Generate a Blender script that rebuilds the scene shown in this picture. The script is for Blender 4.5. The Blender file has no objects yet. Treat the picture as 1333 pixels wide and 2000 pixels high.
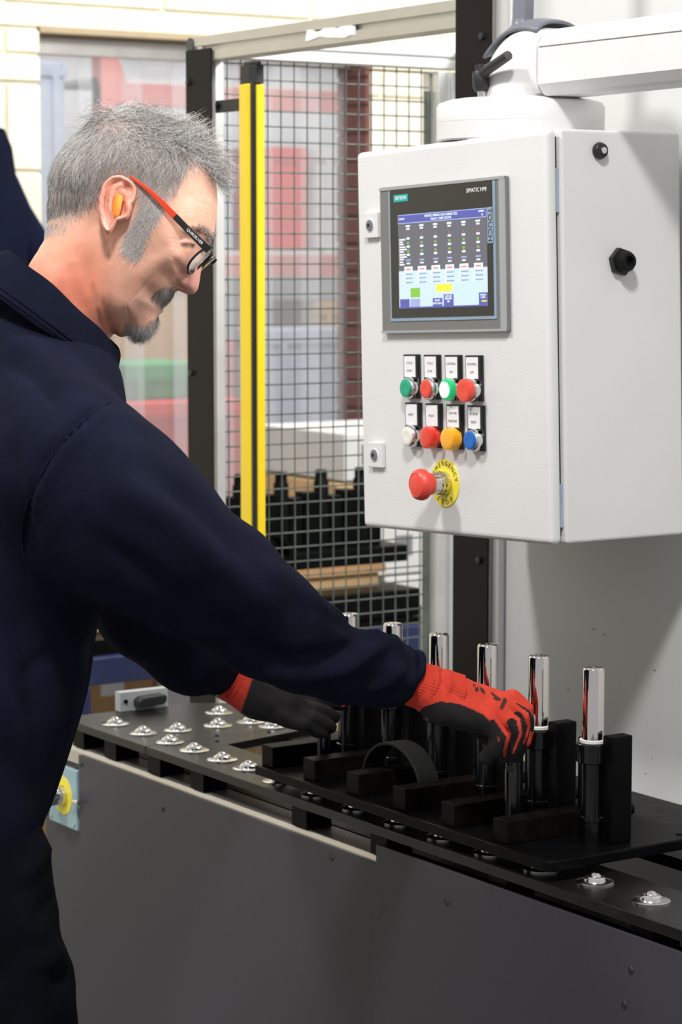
import bpy, math, random
import numpy as np
from mathutils import Vector, Matrix

# ------------------------------------------------------------------ camera
scene = bpy.context.scene
COL = scene.collection
YAW, PITCH = math.radians(33.4), math.atan(506/4811)
FH = Vector((-math.cos(YAW), math.sin(YAW), 0)); RIGHT = Vector((math.sin(YAW), math.cos(YAW), 0))
FWD = FH*math.cos(PITCH) - Vector((0, 0, 1))*math.sin(PITCH); UP = RIGHT.cross(FWD)
CAM = Vector((0, 0, 1.55))
cd = bpy.data.cameras.new('camera'); co = bpy.data.objects.new('camera', cd); COL.objects.link(co)
cd.sensor_fit = 'VERTICAL'; cd.sensor_height = 36; cd.lens = 4811/2000*36
cd.clip_start = .05; cd.clip_end = 60
co.matrix_world = Matrix((( RIGHT.x, UP.x, -FWD.x, CAM.x), (RIGHT.y, UP.y, -FWD.y, CAM.y), (RIGHT.z, UP.z, -FWD.z, CAM.z), (0, 0, 0, 1)))
cd.dof.use_dof = True; cd.dof.focus_distance = 2.74; cd.dof.aperture_fstop = 11
scene.camera = co

# ------------------------------------------------------------------ light
w = bpy.data.worlds.new('world'); scene.world = w; w.use_nodes = True
w.node_tree.nodes['Background'].inputs[0].default_value = (.985, .99, 1, 1)
w.node_tree.nodes['Background'].inputs[1].default_value = .42
def lamp(name, loc, target, energy, size, color=(1, .975, .955), sy=None):
    l = bpy.data.lights.new(name, 'AREA'); l.energy = energy; l.size = size; l.color = color
    if sy: l.shape = 'RECTANGLE'; l.size_y = sy
    o = bpy.data.objects.new(name, l); COL.objects.link(o); o.location = loc
    o.rotation_euler = (Vector(target)-Vector(loc)).to_track_quat('-Z', 'Y').to_euler()
    return o
lamp('high_bay_or_fill_lamp', (-.7, .3, 3.8), (-2.3, 1.5, 1.2), 70, .35)
lamp('high_bay_or_fill_lamp', (-3.2, -.2, 3.7), (-2.6, 1.6, 1), 50, .35)
lamp('high_bay_or_fill_lamp', (-.9, 3.5, 3.3), (-2.3, 1.3, 1.5), 110, .8)  # unseen fill light, added to brighten the worker's face from the front
lamp('high_bay_or_fill_lamp', (-3.6, 3.9, 4.0), (-5.2, 3.3, 1.2), 85, .9, (1, .96, .88))  # added light without a known fitting, brightens the cream block wall
lamp('high_bay_or_fill_lamp', (-7.2, 4.2, 3.8), (-7.6, 4.4, .5), 80, 1.0, (1, .98, .96))  # invented source, put in to light the room behind the strip curtain
vs = scene.view_settings
vs.view_transform = 'Standard'; vs.look = 'None'; vs.gamma = 1; vs.exposure = 0.30; vs.use_curve_mapping = False

# ------------------------------------------------------------------ materials
def mat(name, color, rough=.5, metal=0, vary=0, vscale=20, bump=0, bscale=200, coat=0, spec=.5, emit=None, estr=0, alpha=1, trans=0, attr=False, sheen=0, stretch=None, sss=0):
    m = bpy.data.materials.new(name); m.use_nodes = True
    nt = m.node_tree; b = nt.nodes['Principled BSDF']
    c = (*color, 1) if len(color) == 3 else color
    b.inputs['Base Color'].default_value = c
    b.inputs['Roughness'].default_value = rough; b.inputs['Metallic'].default_value = metal
    b.inputs['Coat Weight'].default_value = coat; b.inputs['Specular IOR Level'].default_value = spec
    b.inputs['Alpha'].default_value = alpha; b.inputs['Transmission Weight'].default_value = trans
    if sss:
        b.inputs['Subsurface Weight'].default_value = sss; b.inputs['Subsurface Radius'].default_value = (.008, .003, .0015); b.inputs['Subsurface Scale'].default_value = 1
    if sheen: b.inputs['Sheen Weight'].default_value = sheen; b.inputs['Sheen Roughness'].default_value = .4
    if emit: b.inputs['Emission Color'].default_value = (*emit, 1); b.inputs['Emission Strength'].default_value = estr
    tc = nt.nodes.new('ShaderNodeTexCoord'); vec = tc.outputs['Object']
    if stretch:
        mp = nt.nodes.new('ShaderNodeMapping'); mp.inputs['Scale'].default_value = stretch
        nt.links.new(vec, mp.inputs[0]); vec = mp.outputs[0]
    src = None
    if attr:
        a = nt.nodes.new('ShaderNodeVertexColor'); a.layer_name = 'Col'; src = a.outputs[0]
        nt.links.new(src, b.inputs['Base Color'])
    if vary:
        n = nt.nodes.new('ShaderNodeTexNoise'); n.inputs['Scale'].default_value = vscale; n.inputs['Detail'].default_value = 6
        nt.links.new(vec, n.inputs['Vector'])
        r = nt.nodes.new('ShaderNodeMapRange'); r.inputs[1].default_value = .25; r.inputs[2].default_value = .75
        r.inputs[3].default_value = 1-vary; r.inputs[4].default_value = 1+vary
        nt.links.new(n.outputs[0], r.inputs[0])
        x = nt.nodes.new('ShaderNodeMix'); x.data_type = 'RGBA'; x.blend_type = 'MULTIPLY'; x.inputs[0].default_value = 1
        x.inputs[6].default_value = c
        if src: nt.links.new(src, x.inputs[6])
        nt.links.new(r.outputs[0], x.inputs[7]); nt.links.new(x.outputs[2], b.inputs['Base Color'])
        q = nt.nodes.new('ShaderNodeMapRange'); q.inputs[3].default_value = max(0, rough-.08); q.inputs[4].default_value = min(1, rough+.08)
        nt.links.new(n.outputs[0], q.inputs[0]); nt.links.new(q.outputs[0], b.inputs['Roughness'])
    if bump:
        n2 = nt.nodes.new('ShaderNodeTexNoise'); n2.inputs['Scale'].default_value = bscale; n2.inputs['Detail'].default_value = 4
        nt.links.new(vec, n2.inputs['Vector'])
        bp = nt.nodes.new('ShaderNodeBump'); bp.inputs['Strength'].default_value = bump; bp.inputs['Distance'].default_value = .002
        nt.links.new(n2.outputs[0], bp.inputs['Height']); nt.links.new(bp.outputs[0], b.inputs['Normal'])
    return m
M = {}
M['white_paint'] = mat('white powder coat', (.70, .70, .692), .42, vary=.03, vscale=6, bump=.12, bscale=420)
M['white_arm'] = mat('white arm casting', (.72, .72, .71), .38, vary=.02, bump=.05, bscale=300)
M['panel_white'] = mat('white guard panel', (.66, .665, .65), .5, vary=.04, vscale=4)
M['panel_dark'] = mat('anthracite panel', (.038, .036, .046), .42, vary=.12, vscale=3, bump=.1, bscale=500)
M['alu'] = mat('anodised aluminium', (.62, .60, .56), .38, .85, vary=.06, vscale=15)
M['alu_pale'] = mat('pale aluminium', (.70, .70, .68), .4, .6, vary=.05, vscale=15)
M['groove'] = mat('dark slot', (.10, .10, .10), .6, .5)
M['cover_black'] = mat('brown black cover', (.0105, .0078, .0080), .40, vary=.15, vscale=10, bump=.1, bscale=500, spec=.10)
M['black_steel'] = mat('black oxide steel', (.0028, .0028, .003), .36, 0, vary=.4, vscale=40, bump=.12, bscale=300, spec=.07)
M['black_gloss'] = mat('glossy black steel', (.0025, .0025, .003), .17, 0, vary=.3, vscale=40, spec=.5)
M['plate_steel'] = mat('worn dark plate', (.009, .0085, .008), .34, .25, vary=.45, vscale=22, bump=.1, bscale=260)
M['bar_steel'] = mat('dark bar with brown saw cut', (.0050, .0038, .0028), .45, 0, vary=.6, vscale=60, spec=.06)
M['chrome'] = mat('polished chrome', (.66, .62, .60), .06, 1)
M['zinc'] = mat('zinc plated', (.72, .72, .70), .2, 1, vary=.08, vscale=60)
M['black_plastic'] = mat('black plastic', (.012, .012, .013), .45)
M['rubber_black'] = mat('matt black', (.006, .006, .006), .6, spec=.2)
M['yellow'] = mat('yellow enamel', (.84, .60, .008), .36, vary=.03, vscale=8)
M['yellow_disc'] = mat('yellow label disc', (.86, .74, .05), .5)
M['wire'] = mat('green grey wire', (.12, .145, .13), .5, .2, vary=.3, vscale=30)
M['red_btn'] = mat('red plastic', (.78, .07, .045), .4)
M['red_lens'] = mat('red lens', (.72, .035, .02), .22, coat=.6)
M['amber_lens'] = mat('amber lens', (.92, .42, .01), .22, coat=.6)
M['green_btn'] = mat('green plastic', (.01, .36, .20), .4)
M['green_lens'] = mat('green lens', (.01, .42, .14), .2, coat=.5, emit=(.02, .6, .2), estr=.25)
M['lit_white'] = mat('lit lamp', (1, 1, 1), .3, emit=(.95, 1, 1), estr=2.2)
M['white_btn'] = mat('cream plastic', (.80, .77, .70), .4)
M['blue_btn'] = mat('blue plastic', (.005, .13, .50), .4)
M['label_white'] = mat('white label', (.82, .82, .83), .5)
M['print_grey'] = mat('grey print', (.18, .18, .19), .6)
M['print_black'] = mat('black print', (.03, .03, .02), .6)
M['bezel'] = mat('grey bezel', (.17, .165, .16), .42)
M['bezel_edge'] = mat('pale bezel edge', (.33, .35, .35), .4)
M['bezel_blue'] = mat('blue grey trim', (.24, .33, .43), .4)
M['hmi_black'] = mat('black glass', (.012, .012, .012), .16, coat=.3)
M['teal'] = mat('teal badge', (0, .37, .36), .5)
def scr(name, c, s=1.0): return mat(name, (.02, .02, .02), .25, emit=c, estr=s)
M['s_grey'] = scr('screen grey', (.11, .11, .135)); M['s_navy'] = scr('screen navy', (.075, .085, .36))
M['s_sky'] = scr('screen pale blue', (.56, .71, .90)); M['s_white'] = scr('screen white', (.80, .88, .95))
M['s_green'] = scr('screen green', (.20, .50, .03)); M['s_yellow'] = scr('screen yellow', (.90, .74, .04))
M['s_red'] = scr('screen red', (.75, .18, .2)); M['s_line'] = scr('screen line', (.35, .45, .85)); M['s_lilac'] = scr('screen lilac', (.33, .37, .62))
M['s_txt'] = scr('screen grey text', (.25, .3, .4)); M['s_dim'] = scr('screen dim red', (.30, .12, .12))
M['block'] = mat('cream painted block', (.80, .76, .63), .7, vary=.07, vscale=9, bump=.5, bscale=90)
M['mortar'] = mat('cream painted joint', (.70, .66, .52), .8, vary=.1)
M['soffit'] = mat('tan soffit', (.42, .34, .22), .8, vary=.1)
M['brick'] = mat('brown red brick', (.19, .075, .068), .8, vary=.2, vscale=12, bump=.4)
M['mortar_brown'] = mat('brown joint', (.16, .075, .065), .85, vary=.1)
M['floor'] = mat('grey concrete', (.23, .225, .22), .6, vary=.15, vscale=3)
M['far_wall'] = mat('pale far wall', (.74, .75, .78), .8, vary=.05, vscale=2)
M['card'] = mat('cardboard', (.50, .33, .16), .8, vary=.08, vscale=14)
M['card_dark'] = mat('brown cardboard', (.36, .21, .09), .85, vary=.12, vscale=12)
M['card_white'] = mat('white carton', (.56, .56, .55), .75, vary=.05)
M['wood'] = mat('rough timber', (.50, .34, .16), .8, vary=.25, vscale=18, stretch=(8, 1, 8))
M['navy_steel'] = mat('navy blue steel', (.010, .016, .062), .4, vary=.15)
M['red_paint'] = mat('red paint', (.62, .045, .03), .45, vary=.12, vscale=4)
M['rack_red'] = mat('faded red rack', (.55, .20, .18), .5, vary=.12, vscale=4)
M['green_paint'] = mat('green paint', (.06, .30, .10), .5, vary=.1)
M['grey_blue'] = mat('grey blue paint', (.33, .38, .48), .6, vary=.1)
M['pale_blue'] = mat('pale blue plate', (.30, .44, .48), .45, vary=.05)
M['grey_tube'] = mat('slate grey tube', (.16, .17, .20), .4)
M['pvc'] = mat('clear pvc strip', (.62, .64, .68), .35, alpha=.15, spec=.25)
M['tape'] = mat('torn white tape', (.8, .8, .78), .7, vary=.1)
M['white_ring'] = mat('white seal', (.75, .75, .7), .5)
M['navy_cloth'] = mat('navy jersey', (.0066, .0082, .0185), .95, vary=.18, vscale=30, bump=.5, bscale=900, spec=.06)
M['navy_back'] = mat('navy jacket cloth', (.0055, .0075, .02), .9, vary=.2, vscale=8, bump=.3, bscale=400, spec=.06)
M['trouser'] = mat('dark work trousers', (.0032, .0038, .0065), .9, vary=.2, vscale=25, bump=.4, bscale=700, spec=.06)

# ------------------------------------------------------------------ builders
def link(o, parent=None):
    COL.objects.link(o)
    if parent is not None: o.parent = parent
    return o
def tag(o, label=None, cat=None, group=None, kind=None):
    if label: o['label'] = label
    if cat: o['category'] = cat
    if group: o['group'] = group
    if kind: o['kind'] = kind
    return o
def thing(name, label, cat, loc=(0, 0, 0), group=None):
    o = bpy.data.objects.new(name, None); o.empty_display_size = .05; link(o); o.location = loc
    return tag(o, label, cat, group)
class MB:
    def __init__(s): s.v = []; s.f = []; s.m = []
    def add(s, vs, fs, mi=0):
        n = len(s.v); s.v += [tuple(p) for p in vs]; s.f += [tuple(i+n for i in f) for f in fs]; s.m += [mi]*len(fs); return s
    def box(s, x0, x1, y0, y1, z0, z1, mi=0):
        return s.add([(x0,y0,z0),(x1,y0,z0),(x1,y1,z0),(x0,y1,z0),(x0,y0,z1),(x1,y0,z1),(x1,y1,z1),(x0,y1,z1)],
                     [(0,3,2,1),(4,5,6,7),(0,1,5,4),(1,2,6,5),(2,3,7,6),(3,0,4,7)], mi)
    def prism(s, prof, axis, a, b, mi=0):
        """extrude a closed 2-D profile along an axis ('x': profile is (y,z); 'y': (x,z); 'z': (x,y))"""
        n = len(prof)
        def P(p, t): return {'x': (t, p[0], p[1]), 'y': (p[0], t, p[1]), 'z': (p[0], p[1], t)}[axis]
        vs = [P(p, a) for p in prof]+[P(p, b) for p in prof]
        fs = [tuple(range(n))[::-1], tuple(range(n, 2*n))]+[(i, (i+1) % n, n+(i+1) % n, n+i) for i in range(n)]
        return s.add(vs, fs, mi)
    def lathe(s, prof, o, d, n=28, mi=0):
        """revolve (r, t) pairs about direction d from origin o"""
        d = Vector(d).normalized(); a = d.orthogonal().normalized(); b = d.cross(a); o = Vector(o)
        vs = []; fs = []
        for r, t in prof:
            for i in range(n):
                th = 2*math.pi*i/n; vs.append(o+d*t+(a*math.cos(th)+b*math.sin(th))*r)
        for k in range(len(prof)-1):
            for i in range(n):
                j = (i+1) % n; fs.append((k*n+i, k*n+j, (k+1)*n+j, (k+1)*n+i))
        fs.append(tuple(range(n))[::-1]); fs.append(tuple(range((len(prof)-1)*n, len(prof)*n)))
        return s.add(vs, fs, mi)
    def cyl(s, a, b, r, n=20, mi=0):
        a, b = Vector(a), Vector(b); return s.lathe([(r, 0), (r, (b-a).length)], a, b-a, n, mi)
    def tube(s, pts, rad, n=10, mi=0):
        pts = [Vector(p) for p in pts]
        rs = rad if hasattr(rad, '__len__') else [rad]*len(pts)
        t0 = (pts[1]-pts[0]).normalized(); a = t0.orthogonal().normalized()
        vs = []; fs = []
        for k, p in enumerate(pts):
            t = (pts[min(k+1, len(pts)-1)]-pts[max(k-1, 0)]).normalized()
            a = (a-t*a.dot(t)).normalized(); b = t.cross(a)
            vs += [p+(a*math.cos(2*math.pi*i/n)+b*math.sin(2*math.pi*i/n))*rs[k] for i in range(n)]
        for k in range(len(pts)-1):
            for i in range(n):
                j = (i+1) % n; fs.append((k*n+i, k*n+j, (k+1)*n+j, (k+1)*n+i))
        fs.append(tuple(range(n))[::-1]); fs.append(tuple(range((len(pts)-1)*n, len(pts)*n)))
        return s.add(vs, fs, mi)
    def build(s, name, m, parent=None, local=False, bevel=0, smooth=False, seg=2):
        me = bpy.data.meshes.new(name)
        off = Vector((0, 0, 0))
        if parent is not None and not local:
            q = parent
            while q is not None: off += Vector(q.location); q = q.parent
        me.from_pydata([tuple(Vector(p)-off) for p in s.v], [], s.f)
        for mm in (m if isinstance(m, (list, tuple)) else [m]): me.materials.append(M[mm] if isinstance(mm, str) else mm)
        me.polygons.foreach_set('material_index', s.m)
        if smooth:
            me.polygons.foreach_set('use_smooth', [True]*len(s.f))
            try: me.set_sharp_from_angle(angle=math.radians(40))
            except Exception: pass
        me.update()
        o = bpy.data.objects.new(name, me); link(o, parent)
        if bevel:
            b = o.modifiers.new('bevel', 'BEVEL'); b.width = bevel; b.segments = seg; b.limit_method = 'ANGLE'; b.angle_limit = .7
        return o
def B(*a, mi=0): return MB().box(*a, mi=mi)
def text(body, name, m, parent, loc, size, rot=(math.pi/2, 0, 0), align='CENTER', sx=1.0):
    c = bpy.data.curves.new(name, 'FONT'); c.body = body; c.size = size; c.align_x = align; c.align_y = 'CENTER'; c.extrude = .00015; c.resolution_u = 2
    t = bpy.data.objects.new(name, c); COL.objects.link(t)
    dg = bpy.context.evaluated_depsgraph_get(); me = bpy.data.meshes.new_from_object(t.evaluated_get(dg)); me.name = name
    bpy.data.objects.remove(t); bpy.data.curves.remove(c)
    me.materials.clear(); me.materials.append(M[m])
    o = bpy.data.objects.new(name, me); link(o, parent); o.location = loc; o.rotation_euler = rot; o.scale = (sx, 1, 1)
    return o

# ================================================================== setting
def struct(name, mb, m, parent=None, **k):
    o = mb.build(name, m, parent, **k)
    if parent is None: o['kind'] = 'structure'
    return o
struct('floor', B(-12, 3, -3, 9, -.1, 0), 'floor')

# cream painted block wall with a doorway (face at X = -5.6, wall runs along Y)
WX, DOOR0, DOOR1, DTOP = -5.6, 2.795, 3.79, 2.10
wall = MB()
wall.box(WX-.16, WX-.008, -1.5, DOOR0-.004, 0, 3.2); wall.box(WX-.16, WX-.008, DOOR1+.004, 8.5, 0, 3.2); wall.box(WX-.16, WX-.008, DOOR0-.004, DOOR1+.004, DTOP+.012, 3.2)
wall_back = struct('wall_back', wall, 'mortar')
rows = [1.0955, 1.314, 1.5325, 1.751, 1.9695, 2.04, 2.104, 2.165, 2.3835, 2.602, 2.8205]
blk = {}
def block(y0, y1, z0, z1):
    key = (round(y1-y0, 3), round(z1-z0, 3))
    if key not in blk:
        o = B(-.03, 0, 0, y1-y0, 0, z1-z0).build('block', 'block', wall_back, bevel=.004, local=True); blk[key] = o.data
    else:
        o = bpy.data.objects.new('block', blk[key]); link(o, wall_back)
        b = o.modifiers.new('bevel', 'BEVEL'); b.width = .004; b.segments = 2
    o.location = (WX+random.uniform(-.001, .0015), y0, z0)
random.seed(4)
for k in range(len(rows)-1):
    z0, z1 = rows[k]+.005, rows[k+1]-.005
    if k == 6:                                                  # long lintel course
        for a, b in ((1.35, 2.33), (2.34, 4.30), (4.31, 5.6)): block(a, b, z0, z1)
        continue
    off = .225*(k % 2)
    y = 1.125+off
    while y < 5.6:
        a, b = y+.005, y+.445
        if z1 < DTOP+.01:
            if a < DOOR0 < b: b = DOOR0
            elif a < DOOR1 < b: a = DOOR1
            elif a >= DOOR0-.01 and b <= DOOR1+.01: y += .45; continue
        if b-a > .03: block(a, b, z0, z1)
        y += .45
# door lining: tan soffit and brown-red brick jamb
struct('trim_1', B(WX-.15, WX+.0, DOOR0+.002, DOOR1-.002, DTOP-.004, DTOP+.011), 'soffit')
jamb = struct('trim_2', B(WX-.15, WX-.004, DOOR1-.006, DOOR1+.003, 0, DTOP-.006), 'mortar_brown')
br = None
for k in range(13, 28):
    if br is None: br = B(WX-.148, WX-.006, DOOR1-.012, DOOR1, 0, .065).build('brick', 'brick', jamb, bevel=.003); o = br
    else: o = bpy.data.objects.new('brick', br.data); link(o, jamb)
    o.location = (0, random.uniform(-.001, .001), .004+.075*k)
# room beyond the doorway
struct('wall_far', B(-10.1, -10, -1, 9, 0, 3.6), 'far_wall')
struct('wall_right', B(-10, WX-.16, 7.4, 7.5, 0, 3.6), 'far_wall')

# clear PVC strip curtain in the doorway
sc = thing('strip_curtain', 'clear plastic strip curtain hanging in the doorway of the cream wall', 'curtain', (WX-.1, 3.29, 0))
B(WX-.115, WX-.075, DOOR0+.01, DOOR1-.02, 2.05, 2.09).build('hanging_rail', 'alu', sc)
for k in range(7):
    y = DOOR0+.015+k*.137; m = MB(); n = 12
    vs = []; x = WX-.10+(.012 if k % 2 else -.006)
    for j in range(n+1):
        t = j/n; yy = y+.185*t; xx = x+.012*math.sin(math.pi*t)*(1 if k % 2 else -1)
        vs += [(xx, yy, .04), (xx, yy, 2.07), (xx-.003, yy, .04), (xx-.003, yy, 2.07)]
    fs = []
    for j in range(n):
        a, b = 4*j, 4*j+4
        fs += [(a, b, b+1, a+1), (a+2, a+3, b+3, b+2), (a, a+2, b+2, b), (a+1, b+1, b+3, a+3)]
    fs += [(0, 1, 3, 2), (4*n, 4*n+2, 4*n+3, 4*n+1)]
    m.add(vs, fs).build('strip', 'pvc', sc, smooth=True)

# things seen hazily through the curtain
def far_box(name, x0, x1, y0, y1, z0, z1, m, label, cat, lidm=None, group=None):
    t = thing(name, label, cat, ((x0+x1)/2, (y0+y1)/2, z0), group)
    B(x0, x1, y0, y1, z0, z1).build('body', m, t, bevel=.012)
    mb = MB(); mb.box(x0-.006, x1+.01, y0-.006, y1+.006, z1-.06, z1-.035); mb.box(x1, x1+.012, y0+.03, y0+.06, z0, z1-.06); mb.box(x1, x1+.012, y1-.06, y1-.03, z0, z1-.06)
    mb.build('rim', lidm or m, t)
    return t
far_box('steel_bin', -8.1, -7.5, 3.55, 4.52, .30, 1.035, 'red_paint', 'large red steel bin behind the strip curtain beside the dark post', 'bin')
struct('trim_3', B(-8.2, -7.4, 3.5, 4.7, 0, .30), 'grey_blue')
far_box('plastic_crate', -7.95, -7.6, 4.12, 4.42, 1.035, 1.165, 'green_paint', 'green crate standing on the red bin behind the curtain', 'crate')
far_box('carton', -8.9, -8.5, 4.55, 5.05, 0, 1.46, 'card', 'tan carton above the green crate behind the curtain', 'box')
far_box('machine_cabinet', -9.4, -8.8, 3.9, 4.5, 0, 2.3, 'grey_blue', 'pale grey blue cabinet far behind the strip curtain', 'cabinet')
far_box('machine_cabinet', -8.6, -8.3, 5.15, 5.55, 0, 1.25, 'grey_blue', 'low grey cabinet seen through the wire mesh and curtain', 'cabinet')
# red steel rack with cartons, far behind
rk = thing('storage_rack', 'red steel storage rack with cartons far behind the strip curtain', 'rack', (-9, 5.6, 0))
for y in (4.75, 5.45, 6.15):
    B(-9.05, -8.97, y, y+.07, 0, 2.5).build('upright', 'rack_red', rk)
for z in (.75, 1.45, 2.15):
    B(-9.04, -8.98, 4.75, 6.2, z, z+.09).build('beam', 'rack_red', rk)
    B(-9.5, -9.0, 4.75, 6.2, z+.09, z+.11).build('shelf_board', 'card_white', rk)
mb = MB(); mb.tube([(-9.0, 4.78, 2.45), (-9.0, 5.1, 1.5)], .03, 8); mb.build('brace', 'rack_red', rk)
cols = ['card_white', 'red_paint', 'grey_blue', 'card', 'card_white', 'grey_blue', 'red_paint', 'card_white', 'card_white']
random.seed(9); k = 0
for z in (.8605, 1.5605):
    for q, y in enumerate((4.84, 5.16, 5.54, 5.84)):
        h = random.uniform(.3, .5); wd = random.uniform(.22, .29); c = cols[k % 9]; k += 1
        t = far_box('storage_box', -9.45, -9.03, y, y+wd, z, z+h, c, {'card_white': 'white box', 'red_paint': 'red box', 'grey_blue': 'grey box', 'card': 'tan box'}[c]+[', first', ', second', ', third', ', fourth'][q]+' from the left on the '+('lower' if z < 1 else 'upper')+' red rack shelf behind the curtain', 'box', group='boxes on the red rack')
# navy work jacket on a hook at the left edge
jk = thing('jacket', 'dark navy work jacket hanging on the cream wall at the left edge', 'jacket', (-5.5, 2.5, .75))
prof = [(.78, .30, .06), (.95, .315, .075), (1.15, .30, .08), (1.35, .285, .085), (1.5, .262, .09), (1.58, .235, .09), (1.66, .185, .085), (1.74, .142, .075), (1.80, .132, .065), (1.845, .115, .05), (1.865, .05, .03)]
mb = MB(); n = 36; vs = []; fs = []
for z, a, b in prof:
    for i in range(n):
        th = 2*math.pi*i/n; f = 1+.05*math.sin(5*th+z*6)+.03*math.sin(9*th-z*9)
        vs.append((-5.44+b*math.cos(th)*f, 2.5+a*math.sin(th)*(1+.02*math.sin(z*23+th*3)), z))
for k in range(len(prof)-1):
    for i in range(n): j = (i+1) % n; fs.append((k*n+i, k*n+j, (k+1)*n+j, (k+1)*n+i))
fs += [tuple(range(n))[::-1], tuple(range((len(prof)-1)*n, len(prof)*n))]
mb.add(vs, fs).build('cloth', 'navy_back', jk, smooth=True)
for sg in (-1, 1):
    mb = MB(); mb.tube([(-5.43, 2.5+sg*.13, 1.66), (-5.395, 2.5+sg*.185, 1.54), (-5.375, 2.5+sg*.205, 1.35), (-5.37, 2.5+sg*.215, 1.12), (-5.365, 2.5+sg*.21, .98)], [.03, .052, .05, .046, .04], 14); mb.build('sleeve', 'navy_back', jk, smooth=True)
mb = MB(); mb.tube([(-5.51, 2.39, 1.80), (-5.41, 2.42, 1.785), (-5.36, 2.5, 1.75), (-5.41, 2.58, 1.785), (-5.51, 2.61, 1.80)], [.02, .024, .022, .024, .02], 12); mb.build('jacket_collar', 'navy_back', jk, smooth=True)
mb = MB(); mb.tube([(-5.588, 2.5, 1.93), (-5.52, 2.5, 1.9), (-5.49, 2.5, 1.86), (-5.49, 2.5, 1.83)], .008, 8); mb.build('hook', 'zinc', jk)

# ================================================================== goods behind the cage
bb = thing('steel_bench', 'navy blue steel bench behind the mesh cage carrying black fixtures', 'bench', (-4.5, 2.7, 0))
B(-4.26, -4.2, 2.13, 3.1, .715, .77).build('rail', 'navy_steel', bb, bevel=.004); B(-4.86, -4.8, 2.13, 3.1, .715, .77).build('rail', 'navy_steel', bb, bevel=.004)
B(-4.8, -4.26, 2.13, 2.19, .715, .77).build('rail', 'navy_steel', bb, bevel=.004)
for x in (-4.26, -4.86):
    for y in (2.13, 3.04): B(x, x+.06, y, y+.06, 0, .715).build('leg', 'navy_steel', bb, bevel=.004)
B(-4.84, -4.22, 2.15, 3.08, .77, .785).build('bench_top', 'black_steel', bb)
B(-4.74, -4.22, 2.15, 2.55, .786, .80).build('timber_packer', 'black_steel', bb)
def wood(name, a, label):
    o = B(*a).build(name, 'wood', None, bevel=.003); return tag(o, label, 'timber')
wood('timber_plank', (-4.62, -4.3, 2.16, 2.5, .801, .812), 'lower pale timber plank on the navy bench behind the worker')
B(-4.6, -4.34, 2.18, 2.5, .8125, .824).build('timber_spacer', 'black_steel', bb)
wood('timber_plank', (-4.6, -4.36, 2.17, 2.5, .8245, .834), 'upper pale timber plank on the navy bench behind the worker')
o = B(-4.75, -4.22, 2.70, 2.985, .787, .845).build('fixture_block', 'black_steel', None, bevel=.004); tag(o, 'black steel block at the front of the bench behind the mesh', 'block')
# fixture pallets standing behind the mesh
cb = thing('cardboard_box', 'open tan cardboard box under the black fixture behind the mesh', 'box', (-4.5, 2.8, .845))
B(-4.72, -4.30, 2.56, 2.93, .846, .893).build('body', 'card', cb); B(-4.73, -4.285, 2.55, 2.94, .876, .8935).build('lid', 'card_dark', cb)
def small_fixture(label, x, y, z, n, a=0):
    t = thing('fixture_pallet', label, 'fixture', (x, y, z), 'fixtures behind the cage')
    B(x-.2, x+.07, y-.05, y+.1*n, z, z+.035).build('plate', 'black_steel', t, bevel=.003)
    for i in range(n):
        yy = y+.1*i
        B(x-.02, x+.02, yy-.03, yy+.005, z+.035, z+.155).build('side_block', 'black_steel', t, bevel=.003)
        B(x-.02, x+.02, yy+.033, yy+.066, z+.035, z+.145).build('side_block', 'black_steel', t, bevel=.003)
        m = MB(); m.lathe([(.016, 0), (.016, .14), (.013, .145), (.013, .163), (.010, .166)], (x+.01, yy+.018, z+.035), (0, 0, 1), 18); m.build('spring_pin', ['black_steel'], t, smooth=True)
    return t
small_fixture('black steel fixture standing on the tan box behind the mesh', -4.36, 2.60, .8945, 4)
hd = thing('strap_handle', 'black bent strap handle by the fixtures behind the mesh', 'handle', (-4.26, 2.62, .93))
mb = MB(); vs = []; fs = []
for j in range(17):
    th = math.pi*j/16
    for r in (.052, .044):
        for x in (-4.285, -4.245): vs.append((x, 2.63-math.cos(th)*r, .93+math.sin(th)*r))
for j in range(16):
    a, b = 4*j, 4*j+4; fs += [(a, a+1, b+1, b), (a+2, b+2, b+3, a+3), (a, b, b+2, a+2), (a+1, a+3, b+3, b+1)]
fs += [(0, 2, 3, 1), (64, 65, 67, 66)]
mb.add(vs, fs).build('strap', 'black_steel', hd, smooth=True)
# cartons further back
def carton(x0, x1, y0, y1, z0, z1, m, label, prints=True):
    t = thing('carton', label, 'box', ((x0+x1)/2, (y0+y1)/2, z0))
    B(x0, x1, y0, y1, z0, z1).build('body', m, t, bevel=.004)
    B(x0+.02, x1+.0015, (y0+y1)/2-.03, (y0+y1)/2+.03, z1-.05, z1+.001).build('tape', 'card_dark' if m == 'card' else 'card_white', t)
    if prints:
        mb = MB(); zc = (z0+z1)/2; mb.box(x1, x1+.001, y0+.05, y0+.10, zc-.02, zc+.03); mb.box(x1, x1+.001, y0+.13, y0+.19, zc-.025, zc-.01); mb.box(x1, x1+.001, y0+.13, y0+.17, zc+.01, zc+.02)
        mb.build('print', 'print_grey', t)
    return t
carton(-5.35, -4.9, 3.03, 3.30, 0, .52, 'card', 'plain tan carton on the floor below the white cartons')
for k, (a, b, c, d, m, l) in enumerate([(3.36, 3.80, .52, .765, 'card_white', 'lower white carton with dark print right of the fixtures'), (3.34, 3.78, .77, .90, 'card_white', 'middle white carton with dark print right of the fixtures'), (3.22, 3.66, .91, 1.0, 'card', 'flat tan carton in the stack right of the fixtures'), (3.24, 3.66, 1.005, 1.12, 'card_white', 'topmost white carton of the stack behind the mesh')]):
    carton(-5.3, -4.9, a, b, c, d, m, l)
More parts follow.
